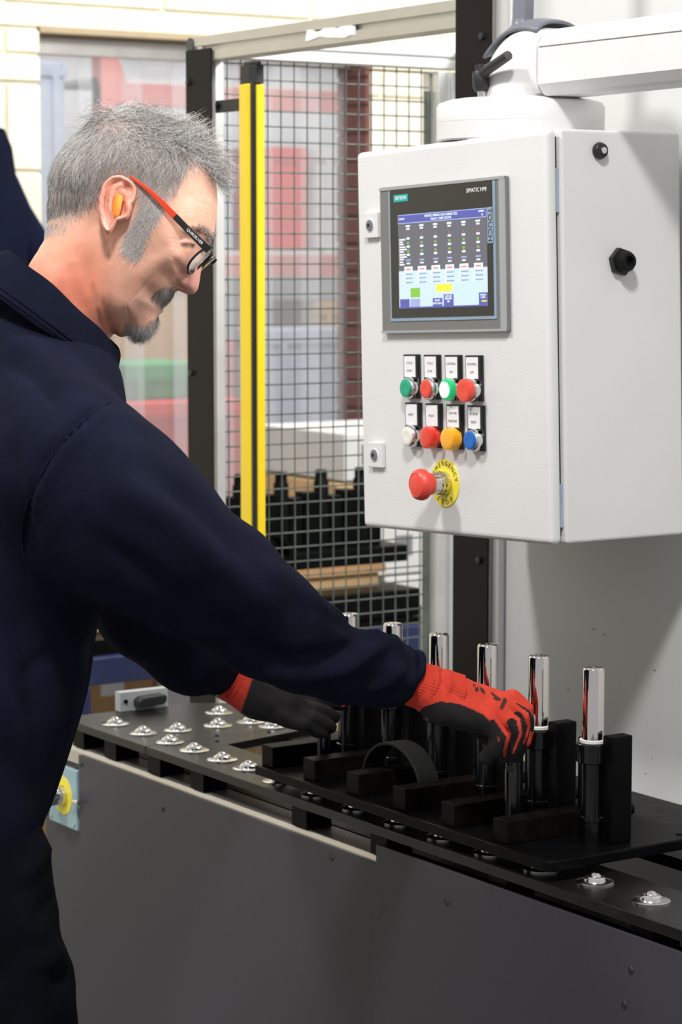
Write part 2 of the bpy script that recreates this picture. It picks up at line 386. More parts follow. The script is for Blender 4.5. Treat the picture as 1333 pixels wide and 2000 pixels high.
carton(-5.35, -4.92, 3.34, 3.82, 0, .515, 'card', 'tan carton at the foot of the white carton stack')
carton(-5.3, -4.92, 3.03, 3.19, .521, .90, 'card', 'upright tan carton behind the black fixture', False)
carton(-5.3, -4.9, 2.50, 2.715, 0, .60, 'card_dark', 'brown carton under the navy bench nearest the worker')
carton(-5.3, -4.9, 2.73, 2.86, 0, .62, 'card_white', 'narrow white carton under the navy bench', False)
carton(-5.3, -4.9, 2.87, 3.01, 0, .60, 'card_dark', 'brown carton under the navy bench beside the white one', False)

# ================================================================== guard frame and cage
gf = thing('machine_enclosure', 'machine enclosure of aluminium posts, dark strips, wire mesh and white sheet', 'machine guard', (-3.2, 2.3, 0))
def profile(name, axis, a, b, c0, c1, s, m='alu'):
    """slotted square extrusion along an axis; c0, c1 = centre of the section, s = side"""
    h = s/2; g = s*.10; d = s*.16
    side = [(-h, -h), (-g, -h), (-g, -h+d), (g, -h+d), (g, -h), (h, -h), (h, -g), (h-d, -g), (h-d, g), (h, g), (h, h), (g, h), (g, h-d), (-g, h-d), (-g, h), (-h, h), (-h, g), (-h+d, g), (-h+d, -g), (-h, -g)]
    return MB().prism([(c0+p, c1+q) for p, q in side], axis, a, b).build(name, m, gf, bevel=.0012)
profile('post', 'z', 0, 1.9, -3.566, 2.085, .042, 'alu_pale')
profile('post', 'z', 0, 1.864, -3.548, 2.551, .048, 'alu_pale')
profile('post', 'z', 0, 2.05, -2.79, 2.095, .06)
profile('beam', 'x', -3.588, -2.83, 2.082, 1.883, .040)
profile('beam', 'y', 2.106, 2.60, -3.548, 1.886, .034, 'alu_pale')
profile('beam', 'x', -3.52, -1.6, 2.585, 1.886, .034, 'alu_pale')
profile('beam', 'y', 2.106, 2.527, -3.548, .62, .034, 'alu_pale')
for x0, x1, z0, z1 in ((-3.588, -3.506, .1, 1.882), (-2.83, -2.748, .1, 2.05)):
    B(x0, x1, 2.058, 2.0605, z0, z1).build('cover_strip', 'cover_black', gf)
for x, z in ((-3.578, 1.83), (-3.574, 1.351), (-3.57, 1.0), (-2.766, 1.847), (-2.766, 1.12)):
    MB().lathe([(.0055, 0), (.005, .004), (.003, .0045)], (x, 2.058, z), (0, -1, 0), 12).build('screw', 'black_plastic', gf, smooth=True)
MB().lathe([(.012, 0), (.012, .001)], (-3.579, 2.0615, 1.891), (0, -1, 0), 16).build('end_bore', 'groove', gf)
# torn tape on the beam
mb = MB(); random.seed(2)
top = [(-3.22+.012*i, 1.886+random.uniform(-.0015, .003)) for i in range(12)]; bot = [(-3.225+.0125*i, 1.873+random.uniform(-.003, .003)) for i in range(12)][::-1]
mb.prism(top+bot, 'y', 2.0605, 2.0625).build('tape_remnant', 'tape', gf)
def mesh_panel(name, horiz, verts, z0, z1, y0, y1, X):
    mb = MB()
    z = z0
    while z < z1: mb.tube([(X, y0, z), (X, y1, z)], .0014, 5); z += .02545
    y = y0+.006
    while y < y1: mb.tube([(X+.003, y, z0), (X+.003, y, z1)], .0012, 5); y += .0262
    return mb.build(name, 'wire', gf, smooth=True)
mesh_panel('wire_mesh', 0, 0, .03, 1.868, 2.106, 2.522, -3.548)
mb = MB(); z = .03
while z < 1.868: mb.tube([(-3.52, 2.585, z), (-1.6, 2.585, z)], .0014, 5); z += .02545
x = -3.51
while x < -1.6: mb.tube([(x, 2.588, .03), (x, 2.588, 1.868)], .0014, 5); x += .0254
mb.build('wire_mesh', 'wire', gf, smooth=True)
mb = MB(); mb.box(-3.552, -3.544, 2.516, 2.524, .05, 1.83); mb.build('mesh_edge', 'wire', gf)
# white guard panel to the right
gp = gf
B(-2.733, -.9, 2.078, 2.084, .2, 2.05).build('white_sheet', 'panel_white', gp); B(-2.748, -2.733, 2.066, 2.09, .2, 2.05).build('edge_strip', 'alu_pale', gp)
random.seed(5); mb = MB()
for i in range(14):
    x, z, s_ = random.uniform(-2.6, -2.3), random.uniform(.87, 1.06), random.uniform(.0006, .0016); mb.box(x, x+s_*2.5, 2.0774, 2.0781, z, z+s_)
mb.build('scuff_marks', 'print_grey', gp)

# light curtain
lc = thing('light_curtain', 'tall yellow safety light curtain with black slot beside the mesh', 'light curtain', (-3.38, 2.08, .97))
yel = MB()
yel.prism([(-3.412, 2.060), (-3.408, 2.052), (-3.378, 2.049), (-3.374, 2.052), (-3.374, 2.075), (-3.412, 2.075)], 'z', .97, 1.817)
yel.build('housing', 'yellow', lc, bevel=.002)
B(-3.3742, -3.370, 2.0525, 2.0615, .97, 1.822).build('optic_slot', 'hmi_black', lc)
yel = MB(); yel.prism([(-3.374, 2.0615), (-3.371, 2.0605), (-3.367, 2.062), (-3.366, 2.070), (-3.368, 2.075), (-3.374, 2.075)], 'z', .97, 1.815); yel.build('housing', 'yellow', lc, bevel=.0012)
mb = MB(); mb.prism([(-3.409, 2.058), (-3.403, 2.051), (-3.374, 2.051), (-3.367, 2.060), (-3.367, 2.074), (-3.409, 2.074)], 'z', 1.817, 1.846); mb.prism([(-3.400, 2.056), (-3.378, 2.056), (-3.371, 2.064), (-3.371, 2.072), (-3.400, 2.072)], 'z', 1.846, 1.852)
mb.build('end_cap', 'black_plastic', lc, bevel=.0015)
B(-3.412, -3.368, 2.051, 2.074, .945, .9695).build('end_cap', 'black_plastic', lc, bevel=.0015)
for z in (1.777, 1.05): B(-3.506, -3.412, 2.066, 2.072, z, z+.02).build('bracket', 'black_plastic', lc, bevel=.001)
mb = MB(); mb.lathe([(.004, 0), (.004, .004)], (-3.496, 2.066, 1.787), (0, -1, 0), 10); mb.build('bracket_bolt', 'black_steel', lc)

# ================================================================== machine bench
bn = thing('machine_bench', 'dark machine bench with black ball-transfer top and grey front panels', 'machine bench', (-2.6, 1.75, 0))
ZT = .862
def plate(prof, z0, z1, name='top_plate', m='plate_steel'): return MB().prism(prof, 'z', z0, z1).build(name, m, bn, bevel=.0012)
plate([(-3.25, 1.643), (-2.9905, 1.643), (-2.9905, 1.925), (-3.205, 1.925), (-3.25, 1.86)], ZT-.012, ZT)
plate([(-2.9895, 1.643), (-1.3, 1.643), (-1.3, 1.747), (-2.94, 1.747), (-2.975, 1.915), (-2.9895, 1.915)], ZT-.012, ZT)
plate([(-2.975, 1.86), (-1.3, 1.86), (-1.3, 2.05), (-2.975, 2.05)], ZT-.022, ZT-.008, 'rear_plate', 'black_steel')
for x in (-3.23, -3.13, -3.0, -2.88, -2.62, -2.44, -2.2, -1.95, -1.7):
    B(x, x+.035, 1.652, 1.69, .822, ZT-.0125).build('spacer', 'black_steel', bn)
profile_args = dict()
mb = MB(); mb.prism([(1.652, .796), (1.652, .815), (1.655, .8205), (1.672, .8215), (1.692, .822), (1.692, .796)], 'x', -3.30, -2.416); mb.build('rail', 'alu', bn, bevel=.001)
B(-3.30, -1.3, 1.70, 1.74, .775, .82).build('rail', 'black_steel', bn)
B(-3.33, -3.285, 1.655, 2.0, .775, .812).build('end_rail', 'alu', bn, bevel=.002)
B(-3.204, -2.4185, 1.6475, 1.6515, .10, .8125).build('front_panel', 'panel_dark', bn, bevel=.0008)
B(-2.4175, -1.25, 1.6445, 1.6485, .10, .838).build('front_panel', 'panel_dark', bn, bevel=.0008)
B(-3.335, -3.2045, 1.658, 1.662, .10, .775).build('end_panel', 'panel_dark', bn, bevel=.0008)
for x, z in ((-3.195, .80), (-2.95, .78), (-2.52, .80), (-2.27, .80), (-1.95, .76), (-1.94, .80)):
    y = 1.6475 if x < -2.418 else 1.6445
    MB().lathe([(.0045, 0), (.0035, .0015)], (x, y, z), (0, -1, 0), 10).build('panel_screw', 'black_plastic', bn)
balls = [(-3.156, 1.684), (-3.072, 1.684), (-2.994, 1.684), (-2.925, 1.684), (-2.849, 1.684), (-2.780, 1.684), (-2.69, 1.676), (-2.597, 1.676), (-2.503, 1.676), (-2.41, 1.676), (-2.32, 1.676), (-2.228, 1.677), (-2.138, 1.679), (-2.057, 1.6905), (-1.963, 1.6905),
         (-3.065, 1.737), (-3.062, 1.803), (-3.148, 1.856), (-3.060, 1.858), (-3.012, 1.866)]
bt = None
for x, y in balls:
    fl = MB().lathe([(.0212, 0), (.0212, .0016), (.019, .0024), (.0125, .0030), (.0118, .0058), (.009, .0078), (.0085, .0078)], (0, 0, 0), (0, 0, 1), 28)
    if bt is None:
        bt = fl.build('ball_transfer', 'zinc', bn, local=True, smooth=True)
        bl = MB(); pr = [(.0085*math.sin(a), -.0085*math.cos(a)) for a in [.05+i*.31 for i in range(11)]]
        ball = bl.lathe(pr, (0, 0, .0035), (0, 0, 1), 20).build('ball', 'chrome', bt, local=True, smooth=True)
        o = bt
    else:
        o = bt.copy(); link(o, bn); c = ball.copy(); link(c, o)
    o.location = Vector((x, y, ZT))-Vector(bn.location)
for x, y in ((-3.10, 1.70), (-3.0, 1.765), (-2.965, 1.745), (-3.05, 1.80), (-2.1, 1.675), (-2.98, 1.84)):
    MB().lathe([(.0032, 0), (.0028, .0012)], (x, y, ZT), (0, 0, 1), 8).build('plate_screw', 'black_steel', bn)
# connector plug on the back-left corner of the bench
cn = thing('connector_plate', 'small metal connector plate with black plug standing on the bench', 'connector', (-3.235, 1.78, ZT))
B(-3.252, -3.236, 1.735, 1.818, ZT, ZT+.030).build('plate', 'bezel_edge', cn, bevel=.001)
mb = MB(); mb.prism([(1.758, ZT+.007), (1.801, ZT+.009), (1.806, ZT+.014), (1.803, ZT+.024), (1.764, ZT+.022), (1.757, ZT+.017)], 'x', -3.236, -3.216); mb.build('plug', 'black_plastic', cn, bevel=.002)
for y in (1.744, 1.811): MB().lathe([(.003, 0), (.003, .004)], (-3.236, y, ZT+.016), (1, 0, 0), 10).build('plug_screw', 'black_steel', cn)
# emergency stop station on the bench end
es = thing('key_switch_station', 'pale blue plate with yellow ring and chrome knob on the bench end', 'switch', (-3.249, 1.64, .7))
B(-3.299, -3.209, 1.646, 1.654, .697, .787).build('plate', 'pale_blue', es, bevel=.001)
MB().lathe([(.029, 0), (.029, .001)], (-3.252, 1.646, .743), (0, -1, 0), 32).build('ring_label', 'yellow_disc', es)
MB().lathe([(.016, 0), (.016, .008), (.0135, .009), (.0135, .026), (.012, .028), (.005, .0285)], (-3.252, 1.645, .743), (0, -1, 0), 24).build('knob', 'chrome', es, smooth=True)
for x, z in ((-3.292, .704), (-3.217, .704), (-3.292, .78)): MB().lathe([(.003, 0), (.0025, .002)], (x, 1.646, z), (0, -1, 0), 8).build('screw', 'zinc', es)
mb = MB(); mb.cyl((-3.206, 1.64, .742), (-3.189, 1.64, .744), .004, 10); mb.build('plunger', 'zinc', es)

# ================================================================== fixture pallet with six pins
fp = thing('fixture_pallet', 'black steel pallet with six polished pins resting on the bench balls', 'fixture', (-2.38, 1.75, .876))
ZP = .887
MB().prism([(-2.695, 1.642), (-2.085, 1.642), (-2.078, 1.648), (-2.078, 1.868), (-2.085, 1.873), (-2.695, 1.873)], 'z', ZP-.0125, ZP).build('base_plate', 'black_steel', fp, bevel=.002)
for i in range(6):
    x = -2.638+.1*i; y = 1.752
    MB().lathe([(.0145, 0), (.0145, .022), (.0165, .023), (.0165, .027), (.0145, .028), (.0145, .088), (.0165, .089), (.019, .090), (.019, .110), (.0165, .112)], (x, y, ZP), (0, 0, 1), 32).build('pin_holder', 'black_gloss', fp, smooth=True)
    MB().lathe([(.0155, 0), (.0155, .003), (.013, .0035)], (x, y, ZP+.112), (0, 0, 1), 28).build('seal_ring', 'white_ring', fp, smooth=True)
    MB().lathe([(.0125, 0), (.0125, .080), (.0115, .0822), (.0105, .083), (.003, .083), (.0028, .0818)], (x, y, ZP+.1145), (0, 0, 1), 36).build('pin', 'chrome', fp, smooth=True)
    B(x+.016, x+.034, y+.001, y+.030, ZP, ZP+.122).build('clamp_block', 'black_steel', fp, bevel=.0015)
    B(x-.042, x-.020, y+.012, y+.036, ZP, ZP+.110).build('clamp_block', 'black_steel', fp, bevel=.0015)
    mb = MB(); mb.cyl((x+.025, y+.030, ZP+.035), (x+.025, y+.036, ZP+.035), .007, 14); mb.build('clamp_bolt', 'black_steel', fp)
    B(x-.055, x-.028, 1.652, 1.80, ZP, ZP+.027).build('stop_bar', 'bar_steel', fp, bevel=.0012)
mb = MB(); vs = []; fs = []; n = 24
for j in range(n+1):
    th = math.pi*j/n
    for rx, rz in ((.064, .054), (.060, .050)):
        for y in (1.686, 1.716): vs.append((-2.447-math.cos(th)*rx, y, ZP+.012+math.sin(th)*rz))
for j in range(n):
    a, b = 4*j, 4*j+4; fs += [(a, a+1, b+1, b), (a+2, b+2, b+3, a+3), (a, b, b+2, a+2), (a+1, a+3, b+3, b+1)]
fs += [(0, 2, 3, 1), (4*n, 4*n+1, 4*n+3, 4*n+2)]
mb.add(vs, fs).build('carry_handle', 'rubber_black', fp, smooth=True, bevel=.0008)
for x, y in ((-2.10, 1.66), (-2.10, 1.85), (-2.45, 1.70)): MB().lathe([(.004, 0), (.004, .001)], (x, y, ZP), (0, 0, 1), 10).build('plate_screw', 'black_steel', fp)
# the two small gas springs in the worker's hands
def spring(label, x, y, top):
    t = thing('gas_spring', label, 'gas spring', (x, y, ZP), None)
    h = top-ZP-.001
    MB().lathe([(.0095, 0), (.0095, h-.016), (.0088, h-.012), (.0088, h-.002), (.007, h)], (x, y, ZP+.001), (0, 0, 1), 26).build('cylinder', 'black_gloss', t, smooth=True)
    MB().lathe([(.0045, 0), (.004, .003), (.002, .0032)], (x+.0052, y-.0078, top-.012), (.55, -.83, 0), 14).build('eye_hole', 'black_plastic', t, smooth=True)
    return t

# ================================================================== control enclosure on its arm
ce = thing('control_enclosure', 'white control cabinet with touch screen and coloured push buttons on an arm', 'control box', (-2.5064, 1.815, 1.4419))
ce.rotation_euler = (0, -math.radians(2.1), 0)
def L(mb, name, m, parent=ce, **k): return mb.build(name, m, parent, local=True, **k)
L(B(-.199, .203, .021, .207, -.246, .247), 'body', 'white_paint', bevel=.004, seg=3)
L(B(-.2025, .2015, 0, .017, -.2465, .2465), 'door', 'white_paint', bevel=.007, seg=4)
L(B(-.190, .194, .017, .021, -.236, .238), 'door_gasket', 'rubber_black')
for z in (.175, -.2): L(B(.1935, .1985, .0165, .0215, z-.026, z+.026), 'hinge', 'grey_blue')
for i, z in enumerate((.1500, -.1493)):
    lk = L(B(-.178, -.146, -.006, 0, z-.0165, z+.0165), 'door_lock', 'white_paint', bevel=.001)
    L(MB().lathe([(.0088, 0), (.0088, .0008)], (-.163, -.006, z), (0, -1, 0), 24), 'lock_well', 'label_white', lk)
    L(MB().lathe([(.0072, 0), (.0072, .0015), (.005, .002)], (-.1625, -.0066, z), (0, -1, 0), 20), 'lock_barrel', 'grey_tube', lk)
    L(B(-.1655, -.1605, -.0098, -.008, z-.002, z+.002), 'lock_insert', 'black_plastic', lk)
# touch panel
hm = L(MB().prism([(-.139, .010), (.129, .009), (.129, .196), (-.139, .197)], 'y', -.0065, 0), 'touch_panel', 'bezel', bevel=.0015)
L(MB().prism([(.117, .0095), (.1285, .0095), (.1285, .1955), (.117, .1955)], 'y', -.0075, -.006), 'bezel_edge', 'bezel_edge', hm)
L(MB().prism([(-.1385, .0095), (.1285, .0095), (.1285, .0125), (-.1385, .0125)], 'y', -.0078, -.006), 'bezel_edge', 'bezel_edge', hm)
L(MB().prism([(-.1385, .1925), (.1285, .1925), (.1285, .196), (-.1385, .196)], 'y', -.0078, -.006), 'bezel_edge', 'bezel_edge', hm)
L(B(-.1175, .1095, -.0075, -.006, .0245, .1915), 'trim_frame', 'bezel_blue', hm)
L(B(-.1135, .1045, -.0082, -.007, .029, .1915), 'glass', 'hmi_black', hm)
L(B(-.1045, -.0725, -.0086, -.0082, .1765, .1855), 'maker_badge', 'teal', hm)
text('SIEMENS', 'badge_print', 'label_white', hm, (-.0885, -.0087, .181), .0068)
text('SIMATIC HMI', 'panel_print', 'label_white', hm, (.0735, -.0084, .182), .0072)
L(B(.0945, .1055, -.0085, -.0082, .1165, .160), 'touch_tab', 'bezel_blue', hm)
text('TOUCH', 'touch_print', 'print_black', hm, (.100, -.0086, .1385), .0115, (math.pi/2, math.pi/2, 0))
SX0, SX1, SZ0, SZ1 = -.0955, .0935, .0405, .1595
def sp(u0, u1, v0, v1, lay=0): # screen fractions, v from the top
    y = -.0084-.0001*lay
    return (SX0+(SX1-SX0)*u0, SX0+(SX1-SX0)*u1, y, -.0082, SZ1-(SZ1-SZ0)*v1, SZ1-(SZ1-SZ0)*v0)
L(B(*sp(0, 1, 0, 1)), 'screen', 's_grey', hm)
L(B(*sp(0, 1, .60, 1, 1)), 'screen_field', 's_sky', hm)
L(B(*sp(0, 1, .0, .095, 1)), 'screen_field', 's_line', hm); L(B(*sp(.004, .996, .008, .087, 2)), 'screen_field', 's_navy', hm)
L(B(*sp(0, 1, .985, 1, 2)), 'screen_field', 's_navy', hm)
def st(body, u, v, size, m='s_white', al='CENTER', sx=1.): return text(body, 'screen_text', m, hm, (SX0+(SX1-SX0)*u, -.0088, SZ1-(SZ1-SZ0)*v), size, align=al, sx=sx)
st('METROL SPRINGS GAS CHARGE CELL', .5, .032, .0042); st('PALLET 1 PART STATUS', .5, .068, .0042); st('17:04:57', .045, .045, .0036); st('ADMIN', .945, .03, .0036); st('26', .955, .066, .0036)
cw = MB(); cd_ = MB(); cr = MB(); cg = MB(); cl = MB(); cx_ = MB(); rt = MB(); tk = MB()
for i in range(6):
    u = .115+.158*i
    cw.box(*sp(u-.024, u+.024, .115, .135, 2)); cw.box(*sp(u-.018, u+.018, .145, .163, 2))
    cr.box(*sp(u-.008, u+.008, .21, .232, 2))
    for v in (.255, .342, .428): cw.box(*sp(u-.018, u+.018, v-.011, v+.011, 2))
    for v in (.305, .390): cg.box(*sp(u-.010, u+.010, v-.012, v+.012, 2))
    cl.box(*sp(u-.028, u+.028, .478, .495, 2)); cw.box(*sp(u-.02, u+.02, .512, .528, 2))
    cx_.box(*sp(u-.048, u+.048, .555, .615, 3)); rt.box(*sp(u-.03, u+.03, .578, .593, 4))
    for v in (.635, .68, .725):
        cx_.box(*sp(u-.062, u-.04, v-.013, v+.013, 3)); tk.box(*sp(u-.034, u+.048, v-.006, v+.006, 3))
for v, l in ((.265, .07), (.29, .04), (.315, .05), (.345, .07), (.37, .085), (.395, .05), (.425, .07), (.45, .085), (.475, .05), (.505, .04), (.53, .055)): cw.box(*sp(.012, .012+l, v-.008, v+.008, 2))
for mb, m in ((cw, 's_white'), (cr, 's_dim'), (cg, 's_green'), (cl, 's_lilac'), (cx_, 's_white'), (rt, 's_red'), (tk, 's_txt')): tag(L(mb, 'screen_marks', m, hm), kind='stuff')
L(B(*sp(.135, .245, .785, .885, 2)), 'screen_button', 's_green', hm); L(B(*sp(.43, .61, .755, .835, 2)), 'screen_button', 's_yellow', hm)
L(B(*sp(.01, .12, .9, .985, 2)), 'screen_button', 's_navy', hm); L(B(*sp(.13, .245, .9, .985, 2)), 'screen_button', 's_lilac', hm)
L(B(*sp(.39, .50, .90, .985, 2)), 'screen_button', 's_navy', hm); L(B(*sp(.515, .625, .865, .985, 2)), 'screen_button', 's_navy', hm); L(B(*sp(.905, 1, .86, .985, 2)), 'screen_button', 's_navy', hm)
st('PALLET', .445, .925, .0036); st('PART DATA', .445, .957, .0036); st('LOW AIR', .57, .885, .0034); st('PRESSURE', .57, .91, .0034); st('OK', .57, .94, .004); st('MOULD', .952, .885, .0034); st('LOAD', .952, .91, .0034)
L(B(*sp(.935, .99, .94, .955, 3)), 'screen_marks', 's_yellow', hm)
# push buttons
defs = [(-.0765, 0, 'CYCLE', 'START', 'green_btn', 'flat'), (-.0315, 0, 'CYCLE', 'STOP', 'red_btn', 'flat'), (.0140, 0, 'CONTROL', 'ON', 'green_lens', 'lit'), (.0575, 0, 'CONTROL', 'OFF', 'red_btn', 'mush'),
        (-.0750, 1, 'RESET', '', 'white_btn', 'flat'), (-.0300, 1, 'FAULT', '', 'red_lens', 'lens'), (.0155, 1, 'LOW AIR', 'PRESSURE', 'amber_lens', 'lens'), (.0600, 1, 'EM STOP', 'RESET', 'blue_btn', 'flat')]
for x, row, a, b, m, kind in defs:
    z = -.0345-row*.0615-(x+.0765)*.012
    pl = L(B(x-.0145, x+.0145, -.0035, 0, z-.040, z+.0165), 'button_plate', 'black_plastic', bevel=.0006)
    L(B(x-.0150, x+.0135, -.0065, -.003, z-.0145, z+.0165), 'label_holder', 'black_plastic', pl)
    L(B(x-.0130, x+.0115, -.0072, -.006, z-.0122, z+.0142), 'label_card', 'label_white', pl)
    if b: text(a, 'label_print', 'print_grey', pl, (x-.0008, -.0073, z+.0055), .0042); text(b, 'label_print', 'print_grey', pl, (x-.0008, -.0073, z-.0045), .0042)
    else: text(a, 'label_print', 'print_grey', pl, (x-.0008, -.0073, z+.001), .0042)
    zc = z-.0265; o = (x-.001, -.0035, zc)
    if kind == 'lens':
        L(MB().lathe([(.0142, 0), (.0142, .011), (.0135, .0135), (.012, .0142), (.006, .0146)], o, (0, -1, 0), 32), 'lens', m, pl, smooth=True)
    elif kind == 'lit':
        L(MB().lathe([(.0145, 0), (.0145, .006), (.0135, .0065)], o, (0, -1, 0), 32), 'collar', 'zinc', pl, smooth=True)
        L(MB().lathe([(.0135, .004), (.0142, .010), (.0135, .013), (.0115, .0142)], o, (0, -1, 0), 32), 'lens', m, pl, smooth=True)
        L(MB().lathe([(.0098, .0135), (.0098, .0148), (.008, .0152)], o, (0, -1, 0), 28), 'lit_face', 'lit_white', pl, smooth=True)
    else:
        r = .0145 if kind == 'mush' else .0118; s = .006 if kind == 'mush' else 0
        L(MB().lathe([(.0142, 0), (.0145, .004), (.0138, .0085), (.0125, .0098)], o, (0, -1, 0), 32), 'collar', 'zinc', pl, smooth=True)
        L(MB().lathe([(r*.9, .004), (r, .0095+s), (r*.97, .0115+s), (r*.85, .0122+s), (r*.4, .0112+s)], o, (0, -1, 0), 32), 'button_cap', m, pl, smooth=True)
# emergency stop
eb = L(MB().lathe([(.0300, 0), (.0300, .0012)], (-.013, 0, -.1805), (0, -1, 0), 48), 'emergency_stop', 'yellow_disc')
L(MB().lathe([(.0155, .001), (.0155, .008), (.0145, .009), (.0145, .013), (.0135, .014), (.0135, .024)], (-.013, 0, -.1805), (0, -1, 0), 32), 'stem', 'chrome', eb, smooth=True)
L(MB().lathe([(.0125, .022), (.0140, .024), (.0148, .032), (.0195, .034), (.0202, .038), (.0190, .043), (.0150, .0462), (.0145, .0455), (.0100, .0468), (.004, .0472)], (-.013, 0, -.1805), (0, -1, 0), 40), 'mushroom_head', 'red_btn', eb, smooth=True)
def arc_text(body, r, a0, a1, size, flip=False):
    for i, ch in enumerate(body):
        a = math.radians(a0+(a1-a0)*i/max(1, len(body)-1))
        text(ch, 'ring_print', 'print_black', eb, (-.013+r*math.cos(a), -.0014, -.1805+r*math.sin(a)), size, (math.pi/2, -(a-math.pi/2)+(math.pi if flip else 0), 0))
arc_text('EMERGENCY', .0245, 150, 12, .0085); arc_text('STOP', .0245, 235, 305, .0085, True)
# side fittings
L(MB().lathe([(.0095, 0), (.0105, .003), (.0085, .008), (.005, .009)], (.203, .078, .222), (1, 0, 0), 20), 'blanking_plug', 'black_plastic', smooth=True)
L(MB().lathe([(.004, 0), (.004, .002)], (.212, .078, .222), (1, 0, 0), 12), 'plug_screw', 'zinc')
gl = L(MB().lathe([(.0175, 0), (.0175, .007)], (.203, .108, .090), (1, 0, 0), 6), 'cable_gland', 'black_plastic', bevel=.0008)
L(MB().lathe([(.0125, .007), (.0125, .016), (.010, .020), (.0065, .020), (.006, .014)], (.203, .108, .090), (1, 0, 0), 24), 'gland_nut', 'rubber_black', gl, smooth=True)

# support arm
ar = thing('support_arm', 'white cantilever support arm with round swivel carrying the control cabinet', 'support arm', (-2.5, 1.92, 1.69))
MB().lathe([(.104, 0), (.106, .002), (.106, .0235), (.1050, .0245)], (-2.5, 1.92, 1.6895), (0, 0, 1), 64).build('swivel_base', 'white_arm', ar, smooth=True)
MB().lathe([(.1052, 0), (.1062, .001), (.1062, .020), (.103, .025), (.090, .029), (.08, .0305)], (-2.5, 1.92, 1.712), (0, 0, 1), 64).build('swivel_ring', 'white_arm', ar, smooth=True)
mb = MB(); vs = []; fs = []; N, K = 40, 20
for k in range(K+1):
    t = k/K; ph = math.pi/2*t
    ri = .004*(1-t)-.002*t; ro = .128*(1-t)**1.2+.079*(1-(1-t)**1.2)+.010*math.sin(math.pi*t); hd_ = .060*(1-t)+.041*t
    e = 2+1.6*t
    for i in range(N):
        th = 2*math.pi*i/N; c, s = math.cos(th), math.sin(th)
        sc_ = (abs(c)**e+abs(s)**e)**(-1/e); rr = (ri+ro)/2+(ro-ri)/2*c*sc_
        vs.append((-2.417-math.cos(ph)*rr, 1.92+hd_*s*sc_, 1.741+math.sin(ph)*rr))
for k in range(K):
    for i in range(N): j = (i+1) % N; fs.append((k*N+i, (k+1)*N+i, (k+1)*N+j, k*N+j))
fs += [tuple(range(N)), tuple(range(K*N, (K+1)*N))[::-1]]
mb.add(vs, fs).build('elbow', 'white_arm', ar, smooth=True)
oc = [(-.041, .012), (-.041, .060), (-.030, .078), (.030, .078), (.041, .060), (.041, .012), (.030, -.002), (-.030, -.002)]
tilt = .010
tb = MB(); vs = []; 
for x in (-2.4155, -1.2): vs += [(x, 1.92+a, 1.743+b+(x+2.4155)*tilt) for a, b in oc]
tb.add(vs, [tuple(range(8)), tuple(range(8, 16))[::-1]]+[(i, 8+i, 8+(i+1) % 8, (i+1) % 8) for i in range(8)]).build('tube', 'white_arm', ar, bevel=.004, seg=3)
mb = MB()
for k in range(2):
    z = 1.743+.058
mb.box(-2.41, -1.3, 1.8784, 1.8794, 1.7995, 1.8005); mb.build('seam_line', 'bezel', ar)
mb = MB(); mb.cyl((-2.46, 1.92, 1.715), (-2.46, 1.92, 1.75), .045, 32); mb.build('collar', 'white_arm', ar, smooth=True)
# dark cover over the elbow and grey conduit
mb = MB(); vs = []; fs = []; K, N = 14, 12
for k in range(K+1):
    t = .30+.62*k/K; ph = math.pi/2*t
    ro = .128*(1-t)**1.2+.079*(1-(1-t)**1.2)+.010*math.sin(math.pi*t)
    for i in range(N+1):
        u = -1+2*i/N; wdt = .046*(1-.25*(k/K)); r = ro+.007-.014*abs(u)**3
        vs.append((-2.417-math.cos(ph)*r, 1.922+wdt*u, 1.741+math.sin(ph)*r))
for k in range(K):
    for i in range(N): a = k*(N+1)+i; fs.append((a, a+1, a+N+2, a+N+1))
o = mb.add(vs, fs).build('elbow_cover', 'grey_tube', ar, smooth=True); so = o.modifiers.new('thick', 'SOLIDIFY'); so.thickness = .004; so.offset = -1
MB().lathe([(.024, 0), (.022, .012), (.015, .02), (.0135, .03), (.0135, .34)], (-2.510, 1.93, 1.815), (.02, 0, 1), 28).build('conduit', 'grey_tube', ar, smooth=True)
mb = MB(); mb.cyl((-2.494, 1.855, 1.730), (-2.496, 1.855, 1.752), .005, 14); mb.build('lever_stud', 'zinc', ar)
mb = MB(); mb.lathe([(.008, 0), (.0105, .006), (.0105, .022), (.009, .025)], (-2.496, 1.855, 1.750), (-.06, 0, 1), 18)
mb.tube([(-2.497, 1.855, 1.768), (-2.480, 1.853, 1.776), (-2.434, 1.850, 1.790)], [.0075, .0065, .006], 10); mb.cyl((-2.498, 1.855, 1.775), (-2.499, 1.855, 1.783), .006, 12); mb.build('clamp_lever', 'black_plastic', ar, smooth=True)

spring('black gas spring upright under the near red glove', -2.219, 1.700, .974)
spring('black gas spring upright at the far gloved hand', -2.619, 1.700, .990)

